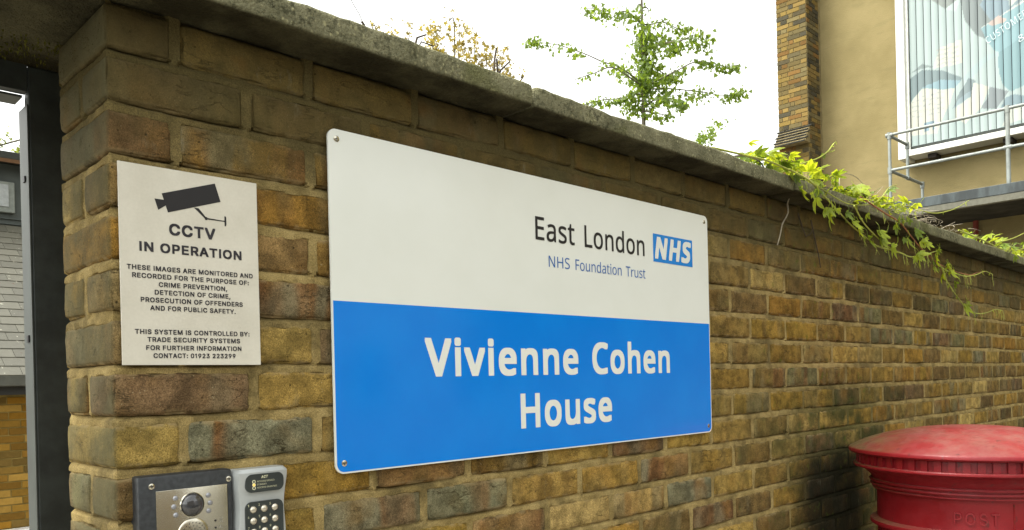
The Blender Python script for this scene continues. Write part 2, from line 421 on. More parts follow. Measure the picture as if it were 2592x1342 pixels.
# a few bricks whose look can be told in the photograph:  (n, k) -> colour, band strength
SPECIAL = {(-1, 0): (.10, .075, .035, .2), (0, 0): (.115, .09, .042, .2), (0, 1): (.14, .10, .04, .2), (1, 0): (.12, .10, .06, .7), (1, 1): (.25, .155, .038, .8),
           (2, 0): (.17, .12, .045, .3), (2, 1): (.225, .130, .028, .35), (3, 1): (.20, .135, .058, .3), (3, 2): (.19, .12, .035, .3), (4, 1): (.17, .095, .042, .8), (4, 0): (.19, .14, .06, .4),
           (5, 1): (.27, .195, .062, .05), (5, 0): (.17, .125, .055, .5), (6, 0): (.135, .090, .050, .3), (6, 1): (.28, .195, .058, 0), (7, 0): (.245, .18, .058, .0), (7, 1): (.150, .150, .100, 1.0), (7, 2): (.21, .15, .045, .3),
           (8, 0): (.13, .095, .042, .6), (8, 1): (.25, .16, .034, .1), (8, 2): (.19, .115, .045, .6), (9, 1): (.24, .17, .045, .1), (9, 2): (.155, .145, .095, 1.0), (9, 3): (.150, .155, .100, .7), (9, 4): (.25, .17, .05, .15), (9, 5): (.25, .165, .042, .2), (9, 6): (.19, .12, .05, .9),
           (10, 2): (.27, .18, .04, .1), (10, 3): (.19, .125, .055, .6), (10, 4): (.34, .255, .105, .0), (10, 5): (.29, .205, .075, .5), (10, 6): (.155, .155, .10, .6), (10, 7): (.27, .19, .055, .1), (8, 6): (.30, .21, .055, 0), (8, 7): (.28, .19, .055, .2)}
sv, sf, sc = [], [], []
for i, b in enumerate(bricks):
    n, k, (x0, x1), D, zc = b
    t = SPECIAL.get((n, k)) or tint(rng)
    yj = rng.uniform(.0, .0030); L = x1-x0
    cx = (x0+x1)/2
    if i in solo:
        if k == 0:
            me = brick_mesh(L, D, Hb, 90+n, M_BRICK); o = link('brick', me, WALL, (cx, yj*.4+D/2, zc))
        elif abs(D-Db) < 1e-6:
            me = VAR[rng.randrange(14)]; o = link('brick', me, WALL, (cx, yj+D/2, zc))
            o.scale = ((L/Lb)*rng.choice((1, 1)), 1, 1)
            if rng.random() < .5: o.rotation_euler = (0, math.pi, 0)
            o.rotation_euler.y += rng.uniform(-.006, .006); o.rotation_euler.z = rng.uniform(-.008, .008)
        o.color = t
    else:
        v, f = rng.choice(VARS); s = len(sv)
        for p in v: sv.append((cx+p.x*L/Lb, yj+D/2+p.y*D/Db, zc+p.z)); sc.append(t)
        sf += [tuple(j+s for j in q_) for q_ in f]
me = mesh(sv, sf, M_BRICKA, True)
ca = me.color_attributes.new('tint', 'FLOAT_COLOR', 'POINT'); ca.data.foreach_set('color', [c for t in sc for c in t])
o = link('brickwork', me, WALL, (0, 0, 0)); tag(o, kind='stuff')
# second bricks of the short return face
for n in range(0, 27, 2):
    zc = J0-PITCH*(n+.5); o = link('brick', brick_mesh(Db, .100, Hb, 130+n, M_BRICK), WALL, (Db/2, .1135+.05, zc)); o.color = tint(rng)
# mortar: height field on the face and on the return
def joint_lines():
    zs = []
    for j in range(0, 27):
        z = J0-PITCH*j
        if z > -1.05: zs += [z+d for d in (-.020, -.0155, -.0125, -.010, -.0075, -.005, -.0025, 0, .0025, .005, .0075, .010, .0125, .0155, .020)]
        else: zs += [z+d for d in (-.012, 0, .012)]
    return sorted(set([GZ]+zs+[J0+.045, .545]))
def mortar_y(x, z, firsts):
    n = math.floor((J0-z)/PITCH)
    first = firsts(n)
    wob = nz(x*9, 3.3, z*30)*.0022
    dz = (J0-z+wob)/PITCH; dzf = (dz-round(dz))*PITCH      # + below joint centre
    dh = abs(dzf)
    if z > J0+.02: dh = 1
    if x < first: dv = abs(x-first)
    else: u = (x-first)/BP; dv = abs(u-round(u))*BP
    hw = .0100+.0035*nz(x*17, 7, z*17)+.0028*nz(x*50, 2, z*50)
    d = min(dh-hw*1.05, dv-hw)
    big = nz(x*6, 11, z*9); med = nz(x*45, 5, z*45); fin = nz(x*130, 9, z*130)
    y = .0026+.0030*big+.0020*med+.0010*fin
    if dh-hw < dv-hw and dh < hw*1.1:          # weather-struck: recessed under the brick above
        y += .0085*max(0, -dzf/.007)*(.30+1.4*max(0, .35+nz(x*5, 1, z*11)))
    if d > 0: y += min(1, d/.0045)*.011
    return max(y, -.0008)
def hf(us, zs, firsts, fn):
    nu, nzs = len(us), len(zs)
    V = [fn(u, z, mortar_y(u, z, firsts) if u > .005 else .0045) for z in zs for u in us]
    Fq = [(j*nu+i, j*nu+i+1, (j+1)*nu+i+1, (j+1)*nu+i) for j in range(nzs-1) for i in range(nu-1)]
    return V, Fq
zs = joint_lines()
us = [.0045]+[i*.004 for i in range(2, 475)]+[1.9+i*.008 for i in range(0, 400)]+[5.1+.05*i for i in range(0, 54)]
g = G(); g.add(*hf(us, zs, lambda n: .213 if n % 2 == 0 else .1, lambda u, z, y: (u, y, z)))
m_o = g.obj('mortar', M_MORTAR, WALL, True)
ur = [.0045]+[.008+i*.005 for i in range(0, 42)]
g = G(); v, f = hf(ur, zs, lambda n: .108 if n % 2 == 0 else .219, lambda u, z, y: (max(.001, y), u, z)); g.add(v, [q_[::-1] for q_ in f])
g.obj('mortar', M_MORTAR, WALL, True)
g = G().box(.014, 7.78, .02, .214, GZ, .541); g.obj('wall_core', simple('core_brick', (.17, .12, .05), .95, .1, 0, .4, 6, .5, 60), WALL)
# coping stones, with the lintel stone carried over the gateway
def stone(x0, x1, y0, y1, z0, z1, seed):
    bm = bmesh.new(); bmesh.ops.create_cube(bm, size=1)
    for v in bm.verts: v.co = Vector(((x0+x1)/2+v.co.x*(x1-x0), (y0+y1)/2+v.co.y*(y1-y0), (z0+z1)/2+v.co.z*(z1-z0)))
    bmesh.ops.bevel(bm, geom=bm.edges[:], offset=.009, segments=3, affect='EDGES', profile=.5)
    nx = int((x1-x0)/.02)
    for i in range(1, nx):
        x = x0+.012+(x1-x0-.024)*i/nx
        bmesh.ops.bisect_plane(bm, geom=bm.verts[:]+bm.edges[:]+bm.faces[:], plane_co=(x, 0, 0), plane_no=(1, 0, 0))
    for k in range(1, 8): bmesh.ops.bisect_plane(bm, geom=bm.verts[:]+bm.edges[:]+bm.faces[:], plane_co=(0, y0+(y1-y0)*k/9, 0), plane_no=(0, 1, 0))
    bmesh.ops.bisect_plane(bm, geom=bm.verts[:]+bm.edges[:]+bm.faces[:], plane_co=(0, 0, (z0+z1)/2), plane_no=(0, 0, 1))
    bm.normal_update()
    for v in bm.verts:
        c = v.co; s = seed*5.3
        d = nz(c.x*7+s, c.y*9, c.z*9)*.0035+nz(c.x*28, c.y*28+s, c.z*28)*.0028+nz(c.x*80, c.y*80, c.z*80+s)*.0012
        nrm = v.normal.copy(); nrm.x = 0
        v.co = c+nrm*d
    bm.verts.index_update()
    v = [x.co.copy() for x in bm.verts]; f = [[x.index for x in fc.verts] for fc in bm.faces]; bm.free()
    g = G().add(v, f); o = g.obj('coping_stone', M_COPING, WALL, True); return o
cuts = [-1.35, -.012, .791, 1.93, 3.1, 4.25, 5.4, 6.6, 7.8]
stone(-1.35, .788, -.086, .345, .543, .590, 1)
for i in range(2, 8): stone(cuts[i]+.005, cuts[i+1]-.003, -.084-.002*(i % 2), .30, .545-.0015*(i % 3), .589-.001*(i % 2), i+1)
# mortar fillet under the coping joint, in a plain dark tone
g = G().box(.786, .797, -.052, .25, .548, .583); g.obj('joint_fill', simple('joint_dark', (.05, .046, .026), .95), WALL)

